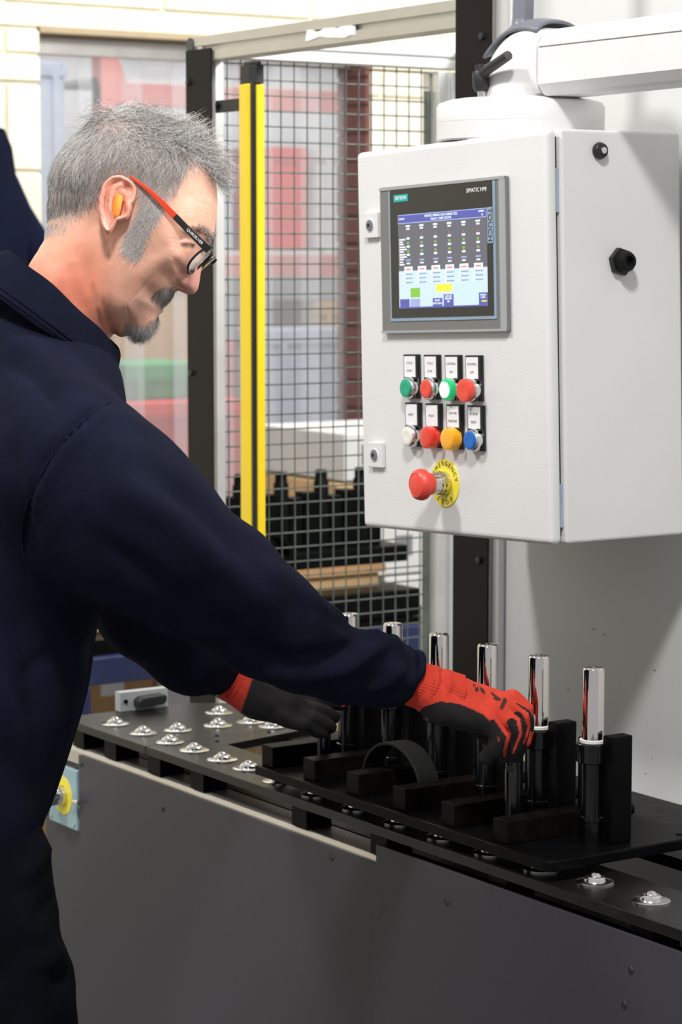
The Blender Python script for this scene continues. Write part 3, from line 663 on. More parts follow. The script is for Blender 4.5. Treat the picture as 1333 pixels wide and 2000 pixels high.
# ================================================================== the worker
# All of the worker is modelled in a side-on frame: x forward (to his front), y towards his far side, z up.
PO = CAM.copy()
def to_world(a):
    a = np.asarray(a, dtype=float).reshape(-1, 3)
    return np.array(PO)[None, :]+a[:, :1]*np.array(RIGHT)[None, :]+a[:, 1:2]*np.array(FWD)[None, :]+a[:, 2:]*np.array(UP)[None, :]
def sk(u, v, d): return np.array([(u-666.5)/4811*d, d, (1000-v)/4811*d])
pw = thing('person', 'worker in navy sweatshirt and red gloves leaning over the bench', 'person', (-2.45, 1.15, 0))
def pmesh(name, v, f, m, parent, smooth=True, cols=None, world=False, nor=None):
    V = np.asarray(v, dtype=float) if world else to_world(v)
    off = Vector((0, 0, 0)); q = parent
    while q is not None: off += Vector(q.location); q = q.parent
    V = V-np.array(off)[None, :]
    me = bpy.data.meshes.new(name)
    f = np.asarray(f) if not isinstance(f, list) else f
    if isinstance(f, np.ndarray):
        n, k = f.shape
        me.vertices.add(len(V)); me.vertices.foreach_set('co', V.astype(np.float32).ravel())
        me.loops.add(n*k); me.loops.foreach_set('vertex_index', f.astype(np.int32).ravel())
        me.polygons.add(n); me.polygons.foreach_set('loop_start', np.arange(0, n*k, k, dtype=np.int32))
        me.update(calc_edges=True)
    else: me.from_pydata([tuple(p) for p in V], [], f)
    for mm in (m if isinstance(m, (list, tuple)) else [m]): me.materials.append(M[mm])
    if smooth: me.polygons.foreach_set('use_smooth', [True]*len(me.polygons))
    if cols is not None:
        a = me.color_attributes.new('Col', 'FLOAT_COLOR', 'POINT'); c = np.ones((len(V), 4), np.float32); c[:, :3] = cols; a.data.foreach_set('color', c.ravel())
    if nor is None: me.validate()
    me.update()
    if nor is not None: me.normals_split_custom_set_from_vertices((to_world(nor)-np.array(PO)[None, :]).astype(np.float32))
    o = bpy.data.objects.new(name, me); link(o, parent); return o
M['skin'] = mat('skin', (.6, .33, .23), .46, attr=True, vary=.08, vscale=90, bump=.16, bscale=800, sss=.12, spec=.4)
M['hair'] = mat('hair', (.4, .4, .38), .42, attr=True, spec=.35)
nt_ = M['hair'].node_tree; b_ = nt_.nodes['Principled BSDF']; tr_ = nt_.nodes.new('ShaderNodeBsdfTranslucent'); mx_ = nt_.nodes.new('ShaderNodeMixShader')   # hair lets light through
nt_.links.new(b_.inputs['Base Color'].links[0].from_socket, tr_.inputs[0]); mx_.inputs[0].default_value = .5
nt_.links.new(b_.outputs[0], mx_.inputs[1]); nt_.links.new(tr_.outputs[0], mx_.inputs[2]); nt_.links.new(mx_.outputs[0], nt_.nodes['Material Output'].inputs[0])
M['earplug'] = mat('orange foam', (.95, .27, .03), .75, bump=.2, bscale=600)
M['temple_red'] = mat('red temple arm', (.70, .05, .012), .3)
M['spec_black'] = mat('black frame', (.012, .012, .012), .3)
M['spec_lens'] = mat('clear lens', (.95, .96, .9), .03, trans=1.0, spec=.5, alpha=.45)

# ---- head: outline in sketch units (1 unit = 0.1634 mm), half-width field from anatomy
S = .3*2.62/4811
def hx(u): return ((60+.3*np.asarray(u, float))-666.5)/4811*2.62
def hz(v): return (1000-(180+.3*np.asarray(v, float)))/4811*2.62
HC = np.array([640., 800.])
OUT = np.array([(95,960),(118,830),(126,650),(135,520),(172,440),(235,355),(310,282),(390,212),(460,162),(530,130),(610,120),(700,137),(800,170),(900,212),(1000,268),(1075,330),(1130,395),(1172,465),(1200,545),(1213,630),(1216,710),(1211,790),(1203,850),(1197,900),(1190,940),(1168,985),(1142,1025),(1128,1065),(1118,1110),(1110,1160),(1104,1200),(1099,1240),(1088,1285),(1066,1312),(1035,1318),(1005,1310),(975,1296),(948,1290),(925,1312),(900,1345),(878,1368),(862,1382),(852,1393),(858,1412),(852,1436),(832,1455),(822,1480),(812,1510),(796,1545),(765,1585),(720,1606),(675,1600),(645,1574),(620,1588),(582,1596),(548,1574),(532,1568),(512,1602),(480,1700),(400,1800),(250,1800),(60,1640),(-60,1420),(-60,1240),(0,1112),(55,1030)], float)
ang = np.arctan2(OUT[:,1]-HC[1], OUT[:,0]-HC[0]); rad = np.hypot(OUT[:,0]-HC[0], OUT[:,1]-HC[1])
o_ = np.argsort(ang); ang, rad = ang[o_], rad[o_]
NA, NR = 460, 90
aa = np.linspace(-math.pi, math.pi, NA, endpoint=False)
rr = np.interp(aa, np.r_[ang[-2:]-2*math.pi, ang, ang[:2]+2*math.pi], np.r_[rad[-2:], rad, rad[:2]])
rr = (np.roll(rr, 1)+2*rr+np.roll(rr, -1))/4
outl = HC[None, :]+np.c_[np.cos(aa), np.sin(aa)]*rr[:, None]
CTRL = np.array([ # u, v, half width mm, edge rounding mm
 (450,450,76,62),(640,400,76,62),(640,560,75,62),(330,520,70,60),(820,450,72,60),(950,520,66,52),(820,640,71,60),(950,700,64,45),(1060,560,57,42),(1060,720,55,40),(1140,640,49,36),(1150,780,48,34),(1190,700,44,34),
 (640,180,66,60),(900,260,62,55),(400,260,64,60),(200,560,60,60),(180,760,54,58),(250,760,60,58),(400,760,68,58),(520,780,71,50),(615,760,72,50),(760,800,71,50),(860,830,69,48),
 (1120,880,47,26),(1060,880,55,30),(1170,930,40,24),(1000,930,60,30),(930,980,67,32),(850,960,69,38),(1040,985,50,24),(1090,1000,40,20),(1020,1040,52,22),(1070,1050,41,18),(1110,1000,32,14),(1130,1040,18,10),
 (1105,1130,11.5,7),(1080,1130,17,10),(1050,1110,36,16),(1000,1120,54,24),(1085,1200,13,8),(1060,1230,15.5,9),(1075,1280,13,8),(1030,1290,15,8),(1000,1250,19.5,8),(965,1240,21,8),(960,1190,43,18),(990,1190,24,10),(940,1275,20,9),
 (930,1080,65,30),(850,1100,65,34),(900,1190,59,30),(840,1230,62,34),(780,1150,65,38),(780,1290,57,32),(880,1280,49,24),(900,1310,36,16),(870,1350,31,14),(830,1335,41,18),(850,1390,22,10),(840,1425,23,11),(800,1400,43,22),(815,1470,24,12),(780,1520,25,14),(740,1560,26,16),(720,1480,40,22),(690,1570,30,16),(700,1380,53,28),
 (640,1250,65,40),(600,1120,68,44),(560,1250,66,42),(560,1400,60,36),(620,1450,52,28),(600,1540,38,18),(560,1540,40,20),(520,1460,56,34),(500,1550,48,28),(440,1400,60,40),(400,1200,64,44),(300,1050,64,46),(200,1000,58,46),(250,1250,66,46),(120,1100,54,44),(300,1450,64,44),(100,1350,62,44),(200,1600,66,44),(400,1650,60,40),(20,1250,50,40),(480,1000,67,46),(680,1020,68,44),(480,900,66,46)], float)
def tps(P, W, lam=6.0):
    n = len(P); D = np.hypot(P[:, None, 0]-P[None, :, 0], P[:, None, 1]-P[None, :, 1])
    K = np.where(D > 0, D*D*np.log(D+1e-9), 0)+np.eye(n)*lam
    Q = np.c_[np.ones(n), P]; A = np.block([[K, Q], [Q.T, np.zeros((3, 3))]])
    return np.linalg.solve(A, np.r_[W, np.zeros((3, W.shape[1]))])
CP = CTRL[:, :2]/100.; CW = tps(CP, CTRL[:, 2:], .05)
def field(u, v):
    p = np.c_[u, v]/100.; D = np.hypot(p[:, None, 0]-CP[None, :, 0], p[:, None, 1]-CP[None, :, 1])
    return np.where(D > 0, D*D*np.log(D+1e-9), 0)@CW[:-3]+np.c_[np.ones(len(p)), p]@CW[-3:]
def seg_dist(u, v, line):
    line = np.asarray(line, float); best = np.full(len(u), 1e9); tt = np.zeros(len(u)); n = len(line)-1
    for i in range(n):
        a, b = line[i], line[i+1]; ab = b-a; t = np.clip(((u-a[0])*ab[0]+(v-a[1])*ab[1])/(ab@ab), 0, 1)
        d = np.hypot(u-a[0]-t*ab[0], v-a[1]-t*ab[1]); w_ = d < best; best[w_] = d[w_]; tt[w_] = (i+t[w_])/n
    return best, tt
CREASE = [ # polyline, sigma (units), height mm (negative = groove)
 ([(955,1235),(900,1280),(850,1325),(815,1380)], 12, -1.0), ([(900,1240),(840,1290),(790,1370)], 30, .8), ([(830,1225),(760,1300),(700,1365)], 9, -.6), ([(870,1240),(800,1340)], 9, -.5),
 ([(440,1290),(460,1430),(500,1590)], 12, -1.8), ([(500,1380),(520,1480),(545,1560)], 13, -2.4), ([(470,1400),(500,1530)], 16, 1.3), ([(600,1490),(575,1560)], 9, -1.0), ([(640,1430),(600,1480),(560,1500),(520,1500)], 14, -1.5), ([(655,1420),(660,1500),(640,1570)], 10, -1.6),
 ([(1100,690),(1150,700),(1205,730)], 6, -.35), ([(1090,745),(1150,755),(1205,780)], 6, -.4), ([(1090,800),(1150,815),(1200,835)], 6, -.35),
 ([(985,1010),(940,1030),(910,1060)], 7, -.6), ([(985,1025),(945,1060)], 7, -.5), ([(980,1000),(930,1000)], 6, -.4), ([(990,1040),(960,1090),(940,1130)], 14, -1.0),
 ([(990,1005),(1030,985),(1075,985)], 8, -1.3), ([(995,1020),(1040,1012),(1075,1010)], 16, 1.5), ([(1000,1040),(1040,1045),(1075,1035)], 7, -1.1), ([(1000,950),(1060,915),(1150,925)], 22, 2.2),
 ([(835,1335),(860,1380),(853,1394)], 7, -2.6), ([(850,1365),(830,1345)], 10, .8), ([(852,1420),(825,1385)], 13, 1.4), ([(825,1470),(790,1450)], 10, -1.2),
 ([(970,1275),(955,1225),(980,1190)], 12, -1.8), ([(985,1280),(990,1235),(1010,1210)], 18, 1.6), ([(1010,1296),(985,1280),(968,1268)], 9, -3.6),
 ([(500,880),(520,960),(545,1060)], 12, -1.2), ([(545,1000),(560,1150)], 7, -.7), ([(300,1100),(360,1250),(420,1420)], 40, 1.6), ([(120,1090),(200,1130)], 7, -.5), ([(100,1060),(190,1085)], 7, -.5), ([(760,1050),(720,1200),(640,1380)], 45, -1.0)]
def halfw(u, v):
    """half width (m) of the head at sketch position u, v"""
    u = np.asarray(u, float); v = np.asarray(v, float); F_ = np.vstack([field(u[i:i+4000], v[i:i+4000]) for i in range(0, len(u), 4000)])
    H, R_ = np.clip(F_[:, 0], 3, 82), np.clip(F_[:, 1], 5, 70)
    d = np.full(len(u), 1e9)
    for i in range(0, NA, 20):
        q = outl[i:i+21]; q = np.vstack([q, outl[:1]]) if i+21 > NA else q
        d = np.minimum(d, seg_dist(u, v, q)[0])
    dm = d*S*1000; t = np.clip(dm/R_, 0, 1); E = np.sqrt(np.clip(1-(1-t)**2, 0, 1))
    h = H*E
    fade = np.clip(dm/4, 0, 1)
    for line, sg, amp in CREASE:
        dd, tt = seg_dist(u, v, line); taper = np.clip(np.minimum(tt, 1-tt)*5+.25, 0, 1)
        h = h+amp*np.exp(-(dd/sg)**2)*fade*taper
    return np.clip(h, 0, None)/1000
ts = np.sin(np.linspace(0, math.pi/2, NR))
U_ = HC[0]+(outl[:, 0]-HC[0])[None, :]*ts[:, None]; V_ = HC[1]+(outl[:, 1]-HC[1])[None, :]*ts[:, None]
hw = halfw(U_.ravel(), V_.ravel()).reshape(NR, NA); hw[-1] = 0
YH = 2.62
# near half then far half; ring 0 collapses to one point
vs = np.stack([hx(U_), YH-hw, hz(V_)], -1); vf = np.stack([hx(U_), YH+hw, hz(V_)], -1)[:-1]
near_id = np.arange(NR*NA).reshape(NR, NA); far_id = NR*NA+np.arange((NR-1)*NA).reshape(NR-1, NA); far_id = np.vstack([far_id, near_id[-1:]])
def ring_faces(idm, flip):
    a = idm[:-1, :]; b = idm[1:, :]; f = np.stack([a, np.roll(a, -1, 1), np.roll(b, -1, 1), b], -1)[1:].reshape(-1, 4)
    return f[:, ::-1] if flip else f
HV = np.vstack([vs.reshape(-1, 3), vf.reshape(-1, 3)]); HU = np.r_[U_.ravel(), U_[:-1].ravel()]; HVv = np.r_[V_.ravel(), V_[:-1].ravel()]
HF = [tuple(x) for x in ring_faces(near_id, False)]+[tuple(x) for x in ring_faces(far_id, True)]
HF += [tuple(near_id[1])[::-1], tuple(far_id[1])]
# vertex 0 rings collapse is skipped: rings 1 are capped above
def blob(u, v, cu, cv, su, sv): return np.exp(-((u-cu)/su)**2-((v-cv)/sv)**2)
def in_poly(u, v, poly):
    poly = np.asarray(poly, float); c = np.zeros(len(u), bool); n = len(poly)
    for i in range(n):
        (x0, y0), (x1, y1) = poly[i], poly[(i+1) % n]
        if y0 == y1: continue
        t = ((y0 > v) != (y1 > v)) & (u < (x1-x0)*(v-y0)/(y1-y0)+x0); c ^= t
    return c
HAIRP = [(1225,400),(1205,545),(1150,500),(1090,440),(1055,450),(1025,520),(1010,610),(975,700),(915,745),(885,840),(835,910),(790,990),(745,1115),(690,1085),(635,1050),(650,960),(705,890),(748,810),(735,720),(690,610),(620,585),(555,612),(510,680),(480,735),(440,790),(390,850),(300,905),(200,940),(80,1000),(0,940),(20,600),(120,330),(400,80),(700,40),(1000,120),(1200,250)]
def skin_col(u, v):
    n = len(u); c = np.tile(np.array([.71, .37, .255]), (n, 1))
    def mixc(col, w_): nonlocal c; c = c*(1-w_[:, None])+np.array(col)[None, :]*w_[:, None]
    nk = np.clip((v-(1000-.15*(u-200)))/300, 0, 1)*np.clip((620-u)/220, 0, 1); mixc((.70, .215, .13), nk*.95)
    mixc((.70, .24, .15), blob(u, v, 330, 1130, 160, 160)*.6); mixc((.78, .45, .33), blob(u, v, 1130, 640, 110, 160)*.6)
    mixc((.62, .27, .24), blob(u, v, 1060, 1220, 90, 130)*.85); mixc((.68, .33, .24), blob(u, v, 700, 1350, 120, 160)*.5)
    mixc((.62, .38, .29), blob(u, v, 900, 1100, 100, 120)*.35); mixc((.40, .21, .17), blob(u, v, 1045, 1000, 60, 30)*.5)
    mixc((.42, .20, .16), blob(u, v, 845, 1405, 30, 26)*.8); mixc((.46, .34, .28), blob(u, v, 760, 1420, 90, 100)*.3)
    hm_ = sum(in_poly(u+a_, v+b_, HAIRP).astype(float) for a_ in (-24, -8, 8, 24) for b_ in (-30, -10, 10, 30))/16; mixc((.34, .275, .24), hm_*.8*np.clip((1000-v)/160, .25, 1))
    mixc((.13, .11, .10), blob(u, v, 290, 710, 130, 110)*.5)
    return c
ncol = skin_col(HU, HVv)
# ---- ears: relief shells growing out of the head
EAR = np.array([(728,735),(735,690),(715,655),(680,625),(630,606),(578,616),(535,655),(508,725),(498,800),(506,880),(520,945),(545,985),(568,985),(582,945),(605,905),(640,895),(672,880),(690,840),(700,790)], float)
def ear(sign):
    ec = np.array([618., 780.]); a_ = np.arctan2(EAR[:,1]-ec[1], EAR[:,0]-ec[0]); r_ = np.hypot(EAR[:,0]-ec[0], EAR[:,1]-ec[1]); q = np.argsort(a_); a_, r_ = a_[q], r_[q]
    na, nr = 120, 34; th = np.linspace(-math.pi, math.pi, na, endpoint=False); R_ = np.interp(th, np.r_[a_[-2:]-2*math.pi, a_, a_[:2]+2*math.pi], np.r_[r_[-2:], r_, r_[:2]])
    R_ = (np.roll(R_, 1)+2*R_+np.roll(R_, -1))/4
    t = np.linspace(0.02, 1, nr); u = ec[0]+np.cos(th)[None, :]*R_[None, :]*t[:, None]; v = ec[1]+np.sin(th)[None, :]*R_[None, :]*t[:, None]
    base = np.interp(u, [490, 560, 640, 720, 740], [21, 17.5, 12, 5.5, 3])+72.5; h = base.copy()
    d = (1-t)[:, None]*R_[None, :]
    back = np.clip((715-u)/120, 0, 1); rim = np.exp(-((d-17)/15)**2)*back; h += 3.6*rim
    sc_ = np.exp(-((d-46)/15)**2)*back*np.clip((900-v)/120, 0, 1); h -= 3.4*sc_
    dd, _ = seg_dist(u.ravel(), v.ravel(), [(640,660),(590,700),(570,760),(575,830),(600,880)]); h += 2.4*np.exp(-(dd.reshape(u.shape)/18)**2)
    h -= 9.5*blob(u, v, 622, 800, 36, 62); h -= 4.5*blob(u, v, 665, 690, 32, 28)
    h += 3.5*blob(u, v, 668, 800, 20, 34); h += 1.5*blob(u, v, 550, 940, 30, 40)
    h = h-7*np.clip(1-d/13, 0, 1)**2
    vv = np.stack([hx(u), YH+sign*h/1000, hz(v)], -1); hb = np.maximum(np.minimum(h-5, 78), 66); hb[-1] = h[-1]-3
    vb = np.stack([hx(u), YH+sign*hb/1000, hz(v)], -1)
    ida = np.arange(nr*na).reshape(nr, na); idb = ida+nr*na
    def fc(m_, fl): 
        a, b = m_[:-1], m_[1:]; f = np.stack([a, np.roll(a, -1, 1), np.roll(b, -1, 1), b], -1).reshape(-1, 4); return f[:, ::-1] if fl else f
    e = np.stack([ida[-1], np.roll(ida[-1], -1), np.roll(idb[-1], -1), idb[-1]], -1)
    F_ = np.vstack([fc(ida, sign > 0), fc(idb, sign < 0), e if sign < 0 else e[:, ::-1]])
    c = np.tile(np.array([.70, .32, .23]), (2*nr*na, 1)); uu, vv2 = np.r_[u.ravel(), u.ravel()], np.r_[v.ravel(), v.ravel()]
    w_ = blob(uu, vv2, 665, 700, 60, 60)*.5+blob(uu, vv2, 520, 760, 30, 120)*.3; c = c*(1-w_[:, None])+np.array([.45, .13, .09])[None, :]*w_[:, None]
    return np.vstack([vv.reshape(-1, 3), vb.reshape(-1, 3)]), F_, c, (tuple(ida[0]), )
EV = [HV]; EC = [ncol]; allf = list(HF); nn = len(HV)
for sg in (-1, 1):
    v_, f_, c_, cap = ear(sg); EV.append(v_); EC.append(c_); allf += [tuple(x+nn) for x in f_.tolist() for x in [np.array(x)]]; allf.append(tuple(i+nn for i in (cap[0] if sg > 0 else cap[0][::-1]))); nn += len(v_)
allf = [tuple(int(i) for i in f) for f in allf]
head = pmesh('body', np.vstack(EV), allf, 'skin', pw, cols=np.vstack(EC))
tag(head, 'bowed head and neck with weathered skin')

# ---- strands
rng = np.random.default_rng(7)
def surf(u, v, side):
    h = halfw(u, v); return np.stack([hx(u), YH+side*h, hz(v)], -1)
def sample(poly, n, side, grow=0):
    tri = []; near = vs if side < 0 else np.stack([hx(U_), YH+hw, hz(V_)], -1)
    a, b = near[:-1], near[1:]; e1 = np.roll(a, -1, 1)-a; e2 = b-a; ar_ = np.linalg.norm(np.cross(e1, e2), axis=-1)
    cu = (U_[:-1]+U_[1:])/2; cv = (V_[:-1]+V_[1:])/2; inp = in_poly(cu.ravel(), cv.ravel(), poly)
    w_ = ar_.ravel()*inp; idx = rng.choice(len(w_), n, p=w_/w_.sum()); i, j = np.unravel_index(idx, ar_.shape)
    s, t = rng.random(n), rng.random(n); j2 = (j+1) % NA
    def lerp(A): return (A[i, j]*(1-s)+A[i, j2]*s)*(1-t)+(A[i+1, j]*(1-s)+A[i+1, j2]*s)*t
    P = np.stack([lerp(near[..., k]) for k in range(3)], -1); u, v = lerp(U_), lerp(V_)
    gx = np.cross((near[i, j2]-near[i, j]), (near[i+1, j]-near[i, j])); gx /= np.linalg.norm(gx, axis=1)[:, None]+1e-12
    gx *= (np.sign(gx[:, 1]+1e-12*side)*side)[:, None]
    return P, gx, u, v
def idw(u, v, tab):
    tab = np.asarray(tab, float); d = (u[:, None]-tab[None, :, 0])**2+(v[:, None]-tab[None, :, 1])**2+400; w_ = 1/d**1.5; w_ /= w_.sum(1)[:, None]; return w_@tab[:, 2:]
def strands(P, N, dirv, length, lift, curl, color, radius, nseg=5, wav=3.0, grav=.15):
    n = len(P); T = dirv-N*(dirv*N).sum(1)[:, None]; T /= np.linalg.norm(T, axis=1)[:, None]+1e-9; Bn = np.cross(N, T)
    pts = []; ph = rng.random(n)*6.28
    for k in range(nseg+1):
        t = k/nseg; L_ = length*t
        p = P-N*.0006+T*(L_*(1-.25*lift*t))[:, None]+N*(length*(lift*t*(1-.35*t)))[:, None]
        w_ = curl*length*np.sin(ph+wav*t*2.2)*t; w2 = curl*length*np.cos(ph*1.7+wav*t*2.0)*t*.6
        p = p+Bn*w_[:, None]+N*np.abs(w2)[:, None]; p[:, 2] -= grav*length*t*t; pts.append(p)
    pts = np.stack(pts, 1); tang = np.gradient(pts, axis=1); tang /= np.linalg.norm(tang, axis=2)[:, :, None]+1e-9
    side = np.cross(tang, np.array([0., -1., .15])); side /= np.linalg.norm(side, axis=2)[:, :, None]+1e-9; up = np.cross(side, tang)
    rad_ = radius[:, None]*np.linspace(1, .25, nseg+1)[None, :]
    V3 = np.stack([pts+side*rad_[..., None]*math.cos(a)+up*rad_[..., None]*math.sin(a) for a in (0, 2.094, 4.189)], 2)  # n,seg,3,3
    base = np.arange(n)[:, None, None]*((nseg+1)*3)+np.arange(nseg)[None, :, None]*3+np.arange(3)[None, None, :]
    nx = np.arange(n)[:, None, None]*((nseg+1)*3)+np.arange(nseg)[None, :, None]*3+((np.arange(3)+1) % 3)[None, None, :]
    F_ = np.stack([base+3, nx+3, nx, base], -1).reshape(-1, 4)
    # strand normals lean towards the scalp normal, as in a soft mass of hair
    cn = np.stack([side*math.cos(a)+up*math.sin(a) for a in (0, 2.094, 4.189)], 2)*.55+N[:, None, None, :]; cn /= np.linalg.norm(cn, axis=-1)[..., None]+1e-9
    return V3.reshape(-1, 3), F_, np.repeat(color, (nseg+1)*3, axis=0), cn.reshape(-1, 3)
def merge(parts):
    V, F_, C, Q = [], [], [], []; n = 0
    for v, f, c, q in parts: V.append(v); F_.append(f+n); C.append(c); Q.append(q); n += len(v)
    return np.vstack(V), np.vstack(F_), np.vstack(C), np.vstack(Q)
def dirs(u, v, tab, jit):
    d = idw(u, v, tab); a = np.arctan2(d[:, 1], d[:, 0])+rng.normal(0, jit, len(u)); return np.stack([np.cos(a), np.zeros(len(u)), -np.sin(a)], -1)
def greys(n, frac, lo=(.09, .073, .06), hi=(.98, .96, .94)):
    t = np.clip((rng.beta(.5, .5, n)-.5)*1.0+.5+(frac-.5)*1.25, 0, 1); return np.array(lo)[None, :]*(1-t[:, None])+np.array(hi)[None, :]*t[:, None]
HDIR = [(900,200,1,.25),(1050,260,1,.3),(1160,340,.75,.7),(1200,430,.5,.9),(700,140,1,.1),(560,200,.6,.6),(450,230,-.5,.8),(330,330,-.6,.8),(220,450,-.35,.94),(160,650,0,1),(200,850,.1,1),(110,950,-.1,1),(350,600,-.2,.98),(450,450,-.45,.9),(400,780,.1,1),(600,420,-.35,.93),(600,550,-.4,.9),(750,400,-.3,.95),(750,550,-.4,.9),(850,650,-.4,.9),(900,450,-.35,.93),(960,600,-.45,.9),(950,350,.1,.9),(800,720,-.35,.93),(800,850,-.3,.95),(740,980,-.35,.93),(700,1080,-.4,.9),(820,280,.7,.6)]
HLEN = [(900,200,36,.42,.7),(1050,260,38,.4,.65),(1160,330,40,.36,.55),(1200,430,30,.28,.5),(700,140,26,.30,.5),(560,150,22,.25,.4),(430,230,20,.18,.22),(300,350,17,.14,.12),(180,480,14,.14,.1),(150,700,12,.14,.08),(180,900,9,.14,.08),(90,970,7,.16,.08),(400,550,15,.14,.1),(600,400,17,.16,.14),(750,330,24,.26,.35),(800,500,15,.14,.1),(950,420,18,.18,.16),(970,600,11,.12,.1),(820,700,10,.12,.1),(600,600,11,.14,.08),(740,1000,11,.2,.12),(700,1090,12,.22,.12),(400,850,7,.12,.08)]
HFR = [(900,200,.30),(1100,280,.32),(1180,400,.30),(700,140,.34),(500,170,.40),(350,330,.52),(200,470,.50),(150,640,.34),(300,720,.16),(200,830,.22),(360,800,.25),(130,930,.95),(60,980,1.1),(220,920,.9),(400,500,.52),(600,430,.70),(800,480,.72),(700,570,.80),(900,600,.72),(970,560,.50),(820,720,.75),(800,850,.95),(740,980,1.15),(700,1090,1.25),(500,640,.5),(950,380,.40),(800,300,.32)]
parts_ = []
for side, n in ((-1, 15000), (1, 6000)):
    P, N, u, v = sample(HAIRP, n, side); lp = idw(u, v, HLEN)
    keep = rng.random(n) < np.where(blob(u, v, 520, 170, 150, 80)+blob(u, v, 600, 200, 120, 80) > .35, .55, 1.0)
    keep &= rng.random(n) < np.interp(v-(u-100)*-.12, [860, 960], [1, .4])
    P, N, u, v, lp = P[keep], N[keep], u[keep], v[keep], lp[keep]; n = len(u)
    parts_.append(strands(P, N, dirs(u, v, HDIR, .28), lp[:, 0]/1000*rng.uniform(.6, 1.25, n), lp[:, 1]*rng.uniform(.5, 1.6, n), lp[:, 2]*rng.uniform(.4, 1.3, n), greys(n, idw(u, v, HFR)[:, 0]+.08), np.full(n, .00016)*rng.uniform(.7, 1.3, n), 6))
# loose curly wisps over the top and the fringe
P, N, u, v = sample([(430,130),(700,60),(1000,150),(1230,330),(1230,480),(1130,420),(950,330),(700,260),(500,260)], 420, -1); n = len(u)
parts_.append(strands(P, N, dirs(u, v, [(500,180,-.3,.3),(700,150,.8,-.1),(900,220,1,-.1),(1080,300,1,.2),(1200,400,.8,.5)], .5), rng.uniform(.022, .042, n), rng.uniform(.25, .75, n), rng.uniform(.3, .8, n), greys(n, np.full(n, .30)), np.full(n, .00016), 6, 4.5, .3))
v_, f_, c_, q_ = merge(parts_); tag(pmesh('hair', v_, f_, 'hair', pw, cols=c_, nor=q_), 'short curly grey hair', kind='stuff')
def tuft(name, poly, n, tab, length, lift, curl, frac, jit=.3, rad_=.00017, label=None, lo=(.055, .047, .042), hi=(.98, .97, .95), gtab=None, both=True):
    ps = []
    for side in ((-1, 1) if both else (-1,)):
        P, N, u, v = sample(poly, n, side); m_ = len(u); fr = idw(u, v, gtab)[:, 0] if gtab else frac
        ps.append(strands(P, N, dirs(u, v, tab, jit), length/1000*rng.uniform(.6, 1.2, m_), np.full(m_, lift)*rng.uniform(.5, 1.5, m_), np.full(m_, curl), greys(m_, fr, lo, hi), np.full(m_, rad_)*rng.uniform(.7, 1.3, m_), 5))
    v_, f_, c_, q_ = merge(ps); o = pmesh(name, v_, f_, 'hair', pw, cols=c_, nor=q_); tag(o, label, kind='stuff'); return o
tuft('moustache', [(965,1292),(940,1265),(890,1275),(845,1310),(818,1340),(845,1372),(875,1385),(905,1350),(935,1315)], 650, [(930,1290,-.35,1),(870,1320,-.55,.85),(830,1345,-.6,.8)], 7.5, .45, .16, .72, .4, label='dark grey moustache')
tuft('beard', [(835,1452),(815,1470),(790,1480),(780,1520),(690,1520),(645,1550),(660,1600),(720,1612),(790,1580),(825,1500)], 700, [(820,1480,-.1,1),(780,1560,-.2,1),(700,1600,-.3,1),(700,1540,-.3,1)], 8, .75, .25, .7, .5, label='short white goatee', lo=(.62, .60, .58), gtab=[(830,1465,.2),(815,1490,.45),(780,1540,.95),(720,1590,1.1),(680,1570,1.05)])
tuft('sideburn', [(900,800),(835,910),(790,990),(745,1115),(690,1085),(635,1050),(650,960),(705,890),(748,810),(800,740)], 700, [(800,850,-.3,.95),(740,980,-.35,.93),(700,1080,-.4,.9)], 13, .3, .2, 1.0, .38, label='white sideburn', lo=(.35, .33, .32))
tuft('stubble', [(820,1400),(780,1330),(700,1380),(640,1300),(600,1400),(620,1520),(640,1560),(700,1520),(790,1480)], 900, [(700,1450,-.3,1)], 2.2, .5, .1, .75, .5, .00012, label='white stubble on the jaw')
tuft('eyebrow', [(1040,935),(1080,905),(1140,905),(1190,925),(1188,960),(1150,968),(1110,945),(1070,950)], 350, [(1060,930,-.6,-.3),(1110,925,-.3,-.7),(1170,940,.5,.3)], 8, .4, .2, .42, .4, label='grey brown eyebrow')
tuft('eyelashes', [(1000,1012),(1040,1000),(1078,1002),(1078,1010),(1040,1010),(1005,1020)], 70, [(1040,1000,.8,.7)], 5, .5, .05, .0, .15, .00016, label='dark eyelashes')

# ---- ear plug
mb = MB(); A = to_world([[hx(620), YH-.083, hz(735)]])[0]; Bq = to_world([[hx(598), YH-.088, hz(885)]])[0]; Lq = float(np.linalg.norm(Bq-A))
mb.lathe([(.003, 0), (.0046, .002), (.0047, Lq*.55), (.0036, Lq*.85), (.0022, Lq*.97), (.0008, Lq)], A, Bq-A, 20); tag(mb.build('ear_plug', 'earplug', pw, smooth=True), 'orange foam ear plug')
